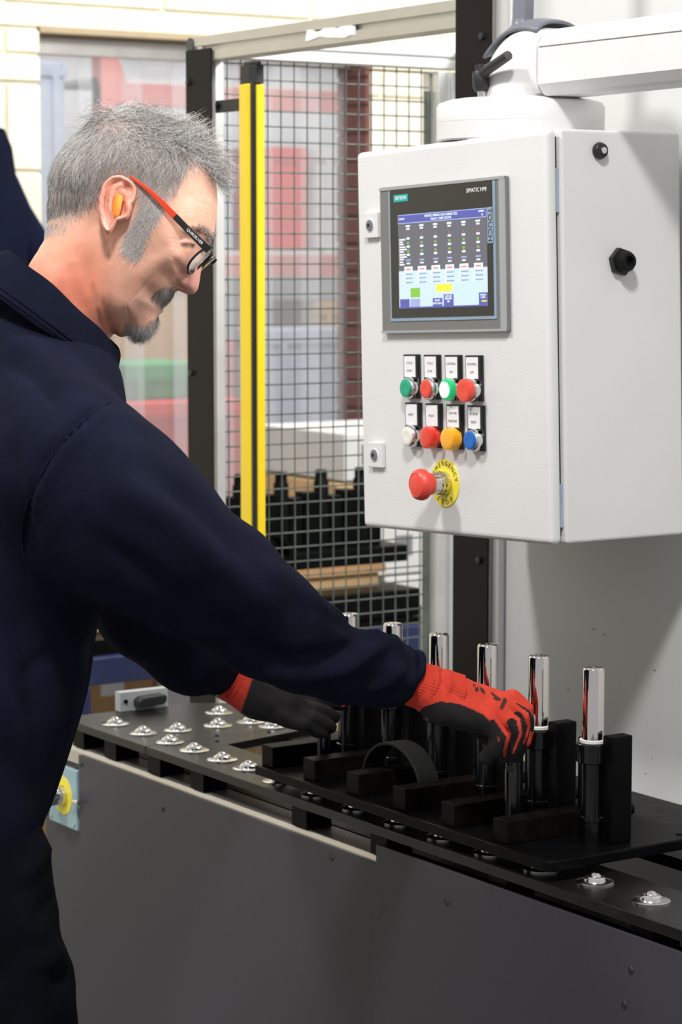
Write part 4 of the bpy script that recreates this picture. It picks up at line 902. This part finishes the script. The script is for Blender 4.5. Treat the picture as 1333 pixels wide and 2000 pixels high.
# ---- safety glasses
def W3(u, v, lat): return Vector(to_world([[float(hx(u)), YH+lat, float(hz(v))]])[0])
gz = MB().tube([W3(1150, 1030, -.012), W3(1172, 1035, 0), W3(1150, 1030, .012)], .0022, 8).build('safety_glasses', 'spec_black', pw, smooth=True); tag(gz, 'black and red safety spectacles')
for sgn in (-1, 1):
    def bar(pts, hs, name, m):
        mb = MB(); vs_ = []; fs_ = []
        for (u, v, lat), h in zip(pts, hs):
            dx, dy = .70*h, -.71*h  # perpendicular in the side view
            for o_l in (0, .0022):
                vs_ += [W3(u+dx/2, v+dy/2, sgn*(lat+o_l)), W3(u-dx/2, v-dy/2, sgn*(lat+o_l))]
        for k in range(len(pts)-1):
            a, b = 4*k, 4*k+4; fs_ += [(a, b, b+1, a+1), (a+2, a+3, b+3, b+2), (a, a+2, b+2, b), (a+1, b+1, b+3, a+3)]
        fs_ += [(0, 1, 3, 2), (4*(len(pts)-1), 4*(len(pts)-1)+2, 4*(len(pts)-1)+3, 4*(len(pts)-1)+1)]
        return mb.add(vs_, fs_).build(name, m, gz, bevel=.0006)
    bar([(690,610,.0735),(740,650,.0745),(800,695,.0745),(890,778,.0735),(970,862,.0720)], [18, 20, 26, 36, 40], 'temple_tip', 'temple_red')
    bar([(970,862,.0720),(1060,955,.0695),(1130,1022,.067),(1172,1062,.064),(1182,1072,.060)], [41, 42, 46, 50, 44], 'temple_arm', 'spec_black')
    # rim and lens: an oval, seen almost edge-on, leaning with the face
    c0 = np.array([1112., 1118.]); ax = np.array([72., -68.])   # half height along the tilted lens
    rim = []; n = 40
    for i in range(n+1):
        th = 2*math.pi*i/n; cu_, sv = math.cos(th), math.sin(th); e = abs(cu_)**2.6+abs(sv)**2.6; cu_ /= e**(1/2.6); sv /= e**(1/2.6)
        lat = .035+.027*cu_; wrap = -(max(0, lat-.02)/.045)**2*36
        rim.append(W3(c0[0]+ax[0]*sv+wrap*.7+8, c0[1]+ax[1]*sv+wrap*.7+6, sgn*lat))
    MB().tube(rim, .0013, 8).build('rim', 'spec_black', gz, smooth=True)
    mb = MB(); cen = sum(rim[:-1], Vector((0, 0, 0)))/n; nrm = (rim[0]-cen).cross(rim[10]-cen).normalized()
    vsl = [cen]+rim[:-1]; vsl2 = [p+nrm*.0016 for p in vsl]; N1 = n+1
    fsl = [(0, 1+i, 1+(i+1) % n) for i in range(n)]+[(N1, N1+1+(i+1) % n, N1+1+i) for i in range(n)]+[(1+i, N1+1+i, N1+1+(i+1) % n, 1+(i+1) % n) for i in range(n)]
    mb.add(vsl+vsl2, fsl).build('lens', 'spec_lens', gz)
    MB().tube([W3(1075, 1120, sgn*.016), W3(1052, 1150, sgn*.019), W3(1050, 1178, sgn*.021), W3(1062, 1180, sgn*.024)], [.0028, .0045, .0045, .002], 8).build('nose_pad', 'spec_black', gz, smooth=True)
# maker name on the near temple arm
tx = text('QUIKSILVER', 'temple_print', 'label_white', gz, (0, 0, 0), .0042)
ex = (W3(1130, 1022, -.0695)-W3(1060, 955, -.0718)).normalized(); ey = (W3(1060, 930, -.0718)-W3(1060, 955, -.0718)).normalized(); ez = ex.cross(ey).normalized(); ey = ez.cross(ex)
pp = W3(1094, 988, -.0712)+ez*.0004-Vector(pw.location)
tx.matrix_local = Matrix(((ex.x, ey.x, ez.x, pp.x), (ex.y, ey.y, ez.y, pp.y), (ex.z, ey.z, ez.z, pp.z), (0, 0, 0, 1)))

# ================================================================== clothing and gloves
def surface_nets(f, org, h):
    """vectorised naive surface nets: f sampled on a grid, negative inside"""
    nx, ny, nz = f.shape; ins = f < 0
    corners = [(i, j, k) for i in (0, 1) for j in (0, 1) for k in (0, 1)]
    cnt = sum(ins[i:nx-1+i, j:ny-1+j, k:nz-1+k].astype(np.int8) for i, j, k in corners)
    act = (cnt > 0) & (cnt < 8); ci = np.argwhere(act); idx = -np.ones(act.shape, np.int64); idx[act] = np.arange(len(ci))
    acc = np.zeros((len(ci), 3)); num = np.zeros(len(ci))
    val = {c: f[ci[:, 0]+c[0], ci[:, 1]+c[1], ci[:, 2]+c[2]] for c in corners}
    for a in corners:
        for ax in range(3):
            if a[ax] == 1: continue
            b = list(a); b[ax] = 1; b = tuple(b); fa, fb = val[a], val[b]; m_ = (fa < 0) != (fb < 0)
            t = fa[m_]/(fa[m_]-fb[m_]); p = np.tile(np.array(a, float), (m_.sum(), 1)); p[:, ax] += t; acc[m_] += p; num[m_] += 1
    V = (ci+acc/num[:, None])*h+np.asarray(org)[None, :]
    F_ = []
    for ax in range(3):
        sl = [slice(None)]*3; s2 = [slice(None)]*3; sl[ax] = slice(0, -1); s2[ax] = slice(1, None)
        ch = ins[tuple(sl)] != ins[tuple(s2)]; e = np.argwhere(ch); o1, o2 = [q for q in range(3) if q != ax]
        ok = (e[:, o1] > 0) & (e[:, o2] > 0) & (e[:, o1] < f.shape[o1]-1) & (e[:, o2] < f.shape[o2]-1); e = e[ok]
        q = []
        for da, db in ((1, 1), (0, 1), (0, 0), (1, 0)):
            c = e.copy(); c[:, o1] -= da; c[:, o2] -= db; q.append(idx[c[:, 0], c[:, 1], c[:, 2]])
        q = np.stack(q, -1); fl = ins[e[:, 0], e[:, 1], e[:, 2]] ^ (ax == 1); q[~fl] = q[~fl][:, ::-1]; F_.append(q)
    F_ = np.vstack(F_); return V, F_[(F_ >= 0).all(1)]
def smooth_mesh(V, F_, it=2, lam=.5):
    E_ = np.vstack([F_[:, [0, 1]], F_[:, [1, 2]], F_[:, [2, 3]], F_[:, [3, 0]]]); E_ = np.vstack([E_, E_[:, ::-1]])
    deg = np.bincount(E_[:, 0], minlength=len(V))[:, None].clip(1)
    for _ in range(it):
        A_ = np.stack([np.bincount(E_[:, 0], weights=V[E_[:, 1], k], minlength=len(V)) for k in range(3)], -1)/deg; V = V+lam*(A_-V)
    return V
def normals(V, F_):
    n = np.cross(V[F_[:, 2]]-V[F_[:, 0]], V[F_[:, 3]]-V[F_[:, 1]]); N = np.zeros_like(V)
    for k in range(4): np.add.at(N, F_[:, k], n)
    return N/(np.linalg.norm(N, axis=1)[:, None]+1e-12)
class Vol:
    def __init__(s, lo, hi, h):
        s.h = h; s.lo = np.asarray(lo, float); n = np.ceil((np.asarray(hi)-s.lo)/h).astype(int)+1
        s.X, s.Y, s.Z = [a.astype(np.float32) for a in np.meshgrid(*[s.lo[k]+h*np.arange(n[k]) for k in range(3)], indexing='ij')]
        s.f = np.full(s.X.shape, 1.0, np.float32)
    def cone(s, a, b, ra, rb):
        a = np.asarray(a, np.float32); b = np.asarray(b, np.float32); ab = b-a; L2 = float(ab@ab)+1e-9
        t = np.clip(((s.X-a[0])*ab[0]+(s.Y-a[1])*ab[1]+(s.Z-a[2])*ab[2])/L2, 0, 1)
        return np.sqrt((s.X-a[0]-t*ab[0])**2+(s.Y-a[1]-t*ab[1])**2+(s.Z-a[2]-t*ab[2])**2)-(ra+(rb-ra)*t)
    def add(s, d, k=0.0):
        if k <= 0: s.f = np.minimum(s.f, d); return
        h = np.clip(.5+.5*(s.f-d)/k, 0, 1); s.f = s.f+(d-s.f)*h-k*h*(1-h)
    def chain(s, nodes, k, first=None):
        for i in range(len(nodes)-1):
            (a, ra), (b, rb) = nodes[i], nodes[i+1]; s.add(s.cone(a, b, ra, rb), k)
    def mesh(s, it=2):
        V, F_ = surface_nets(s.f, s.lo, s.h); return smooth_mesh(V, F_, it), F_
def nd(u, v, d, r): return (sk(u, v, d), r*d/4811)       # sketch node, radius in sketch units
def wavy(V, amp, sc, seed=0):
    r = np.random.default_rng(seed); o = np.zeros(len(V))
    for _ in range(7):
        k = r.normal(0, 1, 3); k = k/np.linalg.norm(k)*sc*r.uniform(.6, 1.7); o += np.sin(V@k+r.random()*6.28)
    return o*amp/2.6
def sculpt(V, F_, folds, near=True):
    """raise soft folds (polyline in sketch units, sigma, height mm) on the camera-side cloth"""
    N = normals(V, F_); u = 666.5+V[:, 0]/V[:, 1]*4811; v = 1000-V[:, 2]/V[:, 1]*4811
    m_ = np.clip((-N[:, 1]+.35)/.5, 0, 1); dsp = np.zeros(len(V))
    for line, sg, amp in folds:
        dd, tt = seg_dist(u, v, line); tp = np.clip(np.minimum(tt, 1-tt)*4+.2, 0, 1); dsp += 1.5*amp/1000*np.exp(-(dd/sg)**2)*tp*m_
    return V+N*dsp[:, None]

# ---- sweatshirt
lo = sk(-330, 1000, 2.3); vol = Vol((-.62, 2.30, -.40), (.085, 3.20, .30), .0065)
near_t = [nd(95, 790, 2.60, 118), nd(60, 900, 2.60, 165), nd(30, 1100, 2.60, 172), nd(-22, 1350, 2.60, 170), nd(-78, 1560, 2.60, 155), nd(-95, 1640, 2.60, 145)]
far_t = [(p*(1+.20/p[1])-np.array([.012, 0, 0]), r) for p, r in near_t]
vol.chain(near_t, .03); vol.chain(far_t, .10)
vol.chain([nd(30, 640, 2.62, 85), nd(60, 760, 2.62, 130), nd(60, 900, 2.68, 175)], .06)
vol.chain([nd(115, 840, 2.52, 100), nd(60, 760, 2.62, 120), nd(110, 850, 2.84, 100)], .05)
near_a = [nd(118, 905, 2.485, 128), nd(215, 985, 2.49, 131), nd(320, 1062, 2.51, 126), nd(430, 1140, 2.555, 116), nd(520, 1216, 2.61, 98), nd(600, 1268, 2.665, 82), nd(676, 1298, 2.715, 68), nd(735, 1312, 2.755, 60), nd(776, 1322, 2.785, 50)]
vol.chain(near_a[:3], .075); vol.chain(near_a[2:], .03)
far_a = [nd(140, 900, 2.86, 115), nd(200, 1040, 2.92, 105), nd(290, 1180, 2.99, 92), nd(370, 1265, 3.05, 74), nd(430, 1312, 3.10, 48)]
vol.chain(far_a, .04)
for line, r in (([(795, 1285, 2.745), (770, 1255, 2.73), (735, 1240, 2.715), (700, 1262, 2.70)], 12), ([(800, 1275, 2.785), (806, 1330, 2.735), (796, 1364, 2.745)], 11), ([(770, 1250, 2.775), (778, 1315, 2.712), (770, 1372, 2.735)], 11)):
    vol.chain([nd(a, b, c, r) for a, b, c in line], .012)
hole = vol.cone(sk(800, 1331, 2.79), sk(770, 1318, 2.78), .020, .020); vol.f = np.maximum(vol.f, -hole)
V, F_ = vol.mesh(2)
V = V+normals(V, F_)*(wavy(V, .0016, 42, 3)+wavy(V, .0009, 95, 5))[:, None]
V = sculpt(V, F_, [([(212, 785), (160, 822), (105, 880), (62, 960), (40, 1035), (48, 1090)], 5, -3.0), ([(222, 792), (172, 830), (116, 890), (72, 968), (50, 1040)], 9, 2.0), ([(196, 772), (140, 815), (90, 875)], 16, 1.5),
    ([(215, 930), (330, 1010), (450, 1120), (560, 1200)], 34, 6), ([(160, 1030), (270, 1110), (400, 1210), (520, 1270)], 26, -5), ([(120, 1090), (250, 1190), (380, 1270)], 26, 4), ([(300, 930), (400, 1010), (480, 1100)], 22, -4),
    ([(500, 1090), (560, 1140), (620, 1190), (690, 1230)], 22, 5), ([(590, 1175), (640, 1210), (720, 1245)], 12, -4), ([(450, 1295), (560, 1322), (660, 1310), (730, 1270), (765, 1248)], 13, 7), ([(470, 1265), (570, 1290), (650, 1280), (720, 1245)], 15, -6), ([(560, 1335), (650, 1345), (740, 1320)], 12, -4), ([(700, 1350), (760, 1335), (790, 1300)], 9, 4), ([(720, 1365), (770, 1350)], 8, -3),
    ([(0, 660), (60, 680), (130, 740), (190, 800)], 18, 3.5), ([(0, 700), (70, 740), (120, 800)], 14, -3), ([(10, 850), (30, 960), (60, 1080)], 22, -5), ([(60, 1120), (120, 1230), (150, 1330)], 24, 5), ([(20, 1150), (60, 1300), (80, 1450)], 24, -5), ([(0, 1300), (40, 1420), (60, 1540)], 20, 4), ([(180, 1180), (120, 1260), (40, 1330)], 16, -4)])
sw = pmesh('sweatshirt', V, F_, 'navy_cloth', pw); tag(sw, 'loose navy sweatshirt with long sleeves')
# sewn armhole seam lying on the cloth
Nn = normals(V, F_); uu = 666.5+V[:, 0]/V[:, 1]*4811; vv_ = 1000-V[:, 2]/V[:, 1]*4811; nearm = Nn[:, 1] < -.05
for off in (0, 13):
    ln = np.array([(214, 786), (188, 800), (160, 822), (132, 848), (105, 880), (82, 918), (62, 960), (48, 1000), (41, 1036), (42, 1070), (50, 1100)], float)+np.array([off, off*.55]); q = []
    tt_ = np.linspace(0, len(ln)-1, 44)
    for t in tt_:
        a = ln[int(min(t, len(ln)-2))]; b = ln[int(min(t, len(ln)-2))+1]; c = a+(b-a)*(t-int(min(t, len(ln)-2)))
        d2 = np.where(nearm, (uu-c[0])**2+(vv_-c[1])**2, 1e9); w_ = np.argsort(d2)[:8]; w2 = 1/(d2[w_]+4); q.append((V[w_]*w2[:, None]).sum(0)/w2.sum()+(Nn[w_]*w2[:, None]).sum(0)/w2.sum()*(.0006 if off == 0 else -.0002))
    q = np.array(q)
    for _ in range(14): q[1:-1] = (q[:-2]+2*q[1:-1]+q[2:])/4
    MB().tube([Vector(p) for p in to_world(q)], .0017 if off == 0 else .0009, 8).build('armhole_seam', 'navy_cloth', sw, smooth=True)
# rolled hem at the near sleeve end
pts = []; hc = sk(792, 1324, 2.785); hd = sk(800, 1329, 2.79)-sk(770, 1318, 2.78); hd /= np.linalg.norm(hd); e1 = np.cross(hd, [0, 1, 0]); e1 /= np.linalg.norm(e1); e2 = np.cross(hd, e1)
for i in range(49):
    th = 2*math.pi*i/48; p = hc+(e1*math.cos(th)+e2*math.sin(th))*(.0282+.0018*math.sin(3*th+1)+.0012*math.sin(7*th))+hd*.004*math.sin(2*th+.6); pts.append(Vector(to_world([p])[0]))
MB().tube(pts, .0052, 10).build('sleeve_hem', 'navy_cloth', sw, smooth=True)
# ---- folded collar
rings = []
cen = sk(123, 592, 2.62); A1 = (sk(231, 684, 2.62)-sk(14, 497, 2.62))/2; A2 = np.array([0, .072, 0]); dn = np.array([-.020, 0, -.026]); nrm = np.cross(A1, A2); nrm /= np.linalg.norm(nrm); nrm *= np.sign(nrm[2])
for grow, drop, up_ in ((.94, .55, 0), (.95, .1, .004), (.99, -.04, .008), (1.05, 0, .008), (1.12, .25, .004), (1.20, .75, 0), (1.26, 1.15, 0), (1.24, 1.25, 0), (1.15, 1.1, 0)):
    ring = []
    for i in range(72):
        th = 2*math.pi*i/72; c, s = math.cos(th), math.sin(th)
        p = cen+A1*c*(1+(grow-1)*.9)+A2*s*grow+dn*drop*(1.05-.25*c)+np.array([-.0035, 0, .013])*abs(s)*(1-.2*max(drop, 0))
        p = p+np.array([0, 0, .0012*math.sin(th*7+drop*2)]); ring.append(p)
    rings.append(ring)
cv_ = np.array(rings); K = len(rings); ids = np.arange(K*72).reshape(K, 72)
cf = np.stack([ids[:-1], np.roll(ids[:-1], -1, 1), np.roll(ids[1:], -1, 1), ids[1:]], -1).reshape(-1, 4)
cl_ = pmesh('collar', cv_.reshape(-1, 3), cf, 'navy_cloth', sw); sb = cl_.modifiers.new('sub', 'SUBSURF'); sb.levels = sb.render_levels = 1; tag(cl_, 'turned-down ribbed collar')
for dr in (.92, 1.06):
    pts = []
    for i in range(73):
        th = 2*math.pi*i/72; c, s = math.cos(th), math.sin(th); g = 1.20+(dr-.75)/.4*.06
        p = cen+A1*c*(1+(g-1)*.9)+A2*s*g+dn*dr*(1.05-.25*c)+np.array([-.0035, 0, .013])*abs(s)*(1-.2*dr); pts.append(Vector(to_world([p+ (A2*s+A1*c)*.012])[0]))
    MB().tube(pts, .0007, 6).build('collar_stitch', 'navy_cloth', sw, smooth=True)
# ---- trousers and boots
vt = Vol((-.62, 2.36, -1.27), (-.26, 3.02, -.27), .010)
for yo in (0, .20):
    lg = [nd(-72, 1590, 2.60, 142), nd(-50, 1760, 2.60, 152), nd(-8, 1960, 2.61, 145), nd(15, 2200, 2.62, 118), nd(5, 2500, 2.63, 105), nd(-10, 2850, 2.64, 92), nd(-20, 3180, 2.65, 82)]
    vt.chain([(p*(1+yo/p[1])-np.array([.2*yo, 0, 0]), r) for p, r in lg], .03 if yo == 0 else .05)
V, F_ = vt.mesh(2); V = V+normals(V, F_)*(wavy(V, .003, 45, 11)+wavy(V, .0015, 100, 12))[:, None]
V = sculpt(V, F_, [([(97, 1640), (60, 1700), (20, 1720)], 16, 6), ([(110, 1740), (70, 1800)], 14, -5), ([(125, 1850), (90, 1880), (50, 1890)], 9, 7), ([(140, 1900), (100, 1920)], 10, -6), ([(20, 1660), (30, 1800), (50, 1960)], 8, -4)])
tag(pmesh('trousers', V, F_, 'trouser', pw), 'dark work trousers')
M['boot'] = mat('black boot', (.015, .014, .013), .5, bump=.3)
for yo in (0, .20):
    fo = to_world([sk(-20, 3180, 2.65)*(1+yo/2.65)-np.array([.2*yo, 0, 0])])[0]; dx, dy = RIGHT.x, RIGHT.y; mb = MB(); vs_ = []; fs_ = []
    for t, w_, h in ((-.09, .030, .10), (-.08, .040, .13), (-.02, .045, .14), (.05, .046, .105), (.12, .048, .075), (.17, .042, .058), (.195, .025, .035)):
        c = Vector((fo[0]+dx*t, fo[1]+dy*t, 0)); sd = Vector((-dy, dx, 0))
        vs_ += [c+sd*w_*math.cos(a)+Vector((0, 0, .003+h*(max(0, math.sin(a))))) for a in np.linspace(0, 2*math.pi, 17)[:-1]]
    for k in range(6):
        for i in range(16): j = (i+1) % 16; fs_.append((k*16+i, k*16+j, (k+1)*16+j, (k+1)*16+i))
    fs_ += [tuple(range(16))[::-1], tuple(range(96, 112))]
    mb.add(vs_, fs_).build('boot', 'boot', pw, smooth=True)

# ---- gloves
M['glove'] = mat('knit glove with black coating', (.7, .06, .03), .78, attr=True, vary=.08, vscale=120, bump=.5, bscale=1500, spec=.25)
RED, BLK = np.array([.64, .052, .027]), np.array([.013, .012, .012])
def build_glove(label, fingers, palm, lo, hi, h, paint, kf=.004, it=2):
    vol = Vol(lo, hi, h)
    for a, b, ra, rb in palm: vol.add(vol.cone(a, b, ra, rb), .012)
    body = vol.f.copy(); fin = np.full(body.shape, 1.0, np.float32)
    for ch in fingers:
        one = np.full(body.shape, 1.0, np.float32)
        for (a, ra), (b, rb) in zip(ch[:-1], ch[1:]): one = np.minimum(one, vol.cone(a, b, ra, rb))
        hh = np.clip(.5+.5*(fin-one)/.0022, 0, 1); fin = fin+(one-fin)*hh-.0022*hh*(1-hh)
    vol.f = body; vol.add(fin, .006); V, F_ = vol.mesh(it); N = normals(V, F_)
    V = V+N*(wavy(V, .0007, 260, 21))[:, None]
    g = pmesh('glove', V, F_, 'glove', pw, cols=paint(V, N)); tag(g, label); return g
def R1(*n): return [(sk(u, v, d), r/1000) for u, v, d, r in n]
rf = [R1((950,1402,2.775,11.5),(978,1440,2.772,11),(966,1464,2.778,10.5),(952,1478,2.786,9.5)),
      R1((968,1385,2.790,11),(1010,1418,2.783,10),(1006,1458,2.790,9.4),(990,1484,2.800,8.4)),
      R1((986,1372,2.806,11.5),(1024,1400,2.803,10.4),(1022,1446,2.808,9.8),(1003,1480,2.816,8.6)),
      R1((1000,1366,2.824,11.3),(1027,1388,2.826,10.2),(1028,1430,2.832,9.6),(1012,1468,2.836,8.6)),
      R1((905,1395,2.838,12),(945,1430,2.850,11),(985,1466,2.846,9.5),(1000,1482,2.838,8.5))]
rp = [(sk(800,1332,2.79), sk(845,1352,2.79), .0225, .0235), (sk(845,1352,2.79), sk(900,1372,2.795), .0245, .0240), (sk(900,1352,2.815), sk(992,1378,2.822), .017, .014), (sk(890,1368,2.795), sk(978,1388,2.80), .019, .014), (sk(870,1385,2.778), sk(950,1408,2.78), .020, .014), (sk(895,1390,2.80), sk(955,1412,2.80), .018, .014), (sk(880,1385,2.815), sk(940,1410,2.83), .018, .014)]
def paint_right(V, N):
    u = 666.5+V[:, 0]/V[:, 1]*4811; v = 1000-V[:, 2]/V[:, 1]*4811
    c = np.tile(RED, (len(V), 1))
    edge = np.interp(u, [790, 812, 830, 860, 895, 925, 945, 960, 972, 985], [1400, 1396, 1380, 1370, 1374, 1386, 1396, 1412, 1438, 1480])
    bl = (v > edge) & (u < 990) & (u > 806); bl |= (N[:, 2] < -.55) & (u > 850); bl |= (v > 1478)
    for i, line in enumerate(([(962,1412),(985,1445),(975,1475)], [(1000,1412),(1009,1432),(998,1476)], [(1012,1398),(1026,1430),(1016,1470)], [(1018,1378),(1036,1392),(1041,1420)])):
        dd, tt = seg_dist(u, v, line); bl |= (dd < (9.5 if i else 7)) & (N[:, 1] < .5)
    red_l = np.full(len(V), False)
    for line in ([(968,1400),(988,1418),(992,1440),(985,1468)], [(985,1385),(1013,1405),(1018,1432),(1003,1470)], [(1000,1374),(1030,1395),(1034,1420),(1024,1452)], [(1015,1370),(1038,1385),(1044,1400)]):
        dd, tt = seg_dist(u, v, line); red_l |= dd < 4.2*(1.15-.75*tt)
    c[bl & ~red_l] = BLK
    for poly in ([(927, 1343), (934, 1341), (937, 1349), (930, 1352)], [(958, 1350), (966, 1355), (974, 1361), (981, 1366), (976, 1370), (969, 1368), (964, 1364), (966, 1360), (961, 1358)], [(985, 1361), (992, 1367), (982, 1388), (976, 1383)], [(937, 1340), (946, 1346), (949, 1356), (940, 1352)], [(924, 1336), (929, 1336), (929, 1341), (925, 1341)]):
        c[in_poly(u, v, poly) & (N[:, 2] > -.2)] = np.array([.07, .02, .016])
    return c
gr_ = build_glove('red knit glove with black coated palm and fingers', rf, rp, sk(770, 1510, 2.70)-np.array([0, 0, 0]), sk(1065, 1270, 2.90), .0013, paint_right)
# ribbed cuff and green hem of the near glove
def cuff(parent, a, b, ra, rb, m='glove', ribs=48, nring=46):
    a, b = Vector(to_world([a])[0]), Vector(to_world([b])[0]); d = (b-a).normalized(); e1 = d.orthogonal().normalized(); e2 = d.cross(e1); L_ = (b-a).length; n = ribs*3
    vs_ = []; 
    for k in range(nring):
        t = k/(nring-1); r0 = ra+(rb-ra)*t
        wr = .0022*math.exp(-((t-.45)/.07)**2)-.002*math.exp(-((t-.56)/.05)**2)+.0018*math.exp(-((t-.68)/.06)**2)
        for i in range(n):
            th = 2*math.pi*i/n; r = (r0+wr*(1+.5*math.sin(th*2)))*(1+.03*math.sin(2*th))+.0008*math.sin(ribs*th)
            vs_.append(a+d*(L_*t+.0018*math.sin(th*3)*(t > .02))+(e1*math.cos(th)+e2*math.sin(th))*r)
    ids = np.arange(nring*n).reshape(nring, n); f = np.stack([ids[:-1], np.roll(ids[:-1], -1, 1), np.roll(ids[1:], -1, 1), ids[1:]], -1).reshape(-1, 4)
    V = np.array([tuple(p) for p in vs_]); o = pmesh('cuff', V, f, 'glove', parent, cols=np.tile(RED*.92, (len(V), 1)), world=True)
    g = [a+d*.001+(e1*math.cos(2*math.pi*i/40)+e2*math.sin(2*math.pi*i/40))*(ra+.0006) for i in range(41)]
    MB().tube(g, .0014, 8).build('hem', 'green_paint', parent, smooth=True)
    return o
cuff(gr_, sk(796, 1331, 2.79), sk(897, 1364, 2.795), .0262, .0275)
# far hand
lf = [R1((560,1362,3.13,11),(612,1368,3.145,10),(640,1372,3.16,9.5),(662,1376,3.175,8.5)), R1((560,1372,3.115,11.5),(610,1385,3.125,10.5),(638,1392,3.14,9.8),(652,1400,3.155,8.8)), R1((556,1388,3.10,11.5),(604,1402,3.11,10.5),(630,1412,3.125,9.6),(645,1420,3.14,8.6)), R1((548,1398,3.09,11),(590,1414,3.10,9.8),(612,1424,3.115,9),(628,1432,3.13,8.2)), R1((535,1350,3.16,12),(590,1348,3.18,11),(640,1362,3.19,10),(660,1366,3.185,9))]
lp_ = [(sk(452,1330,3.10), sk(490,1345,3.10), .026, .027), (sk(490,1345,3.10), sk(545,1365,3.11), .028, .027), (sk(500,1342,3.11), sk(560,1360,3.13), .024, .018), (sk(500,1368,3.10), sk(556,1392,3.10), .022, .016), (sk(520,1355,3.105), sk(560,1378,3.115), .024, .02), (sk(500,1345,3.12), sk(540,1352,3.155), .024, .018)]
def paint_left(V, N):
    u = 666.5+V[:, 0]/V[:, 1]*4811; v = 1000-V[:, 2]/V[:, 1]*4811; c = np.tile(BLK, (len(V), 1))
    c[(u < 492-(v-1330)*.35)] = RED*.8; c[(N[:, 2] > .55) & (u < 560)] = RED*.8
    dd, _ = seg_dist(u, v, [(668, 1366), (672, 1376)]); c[dd < 5] = RED*.8
    return c
gl_ = build_glove('far red glove with black coated palm', lf, lp_, sk(395, 1460, 3.0), sk(700, 1290, 3.24), .0016, paint_left)
cuff(gl_, sk(440, 1322, 3.10), sk(482, 1342, 3.10), .0268, .0272)
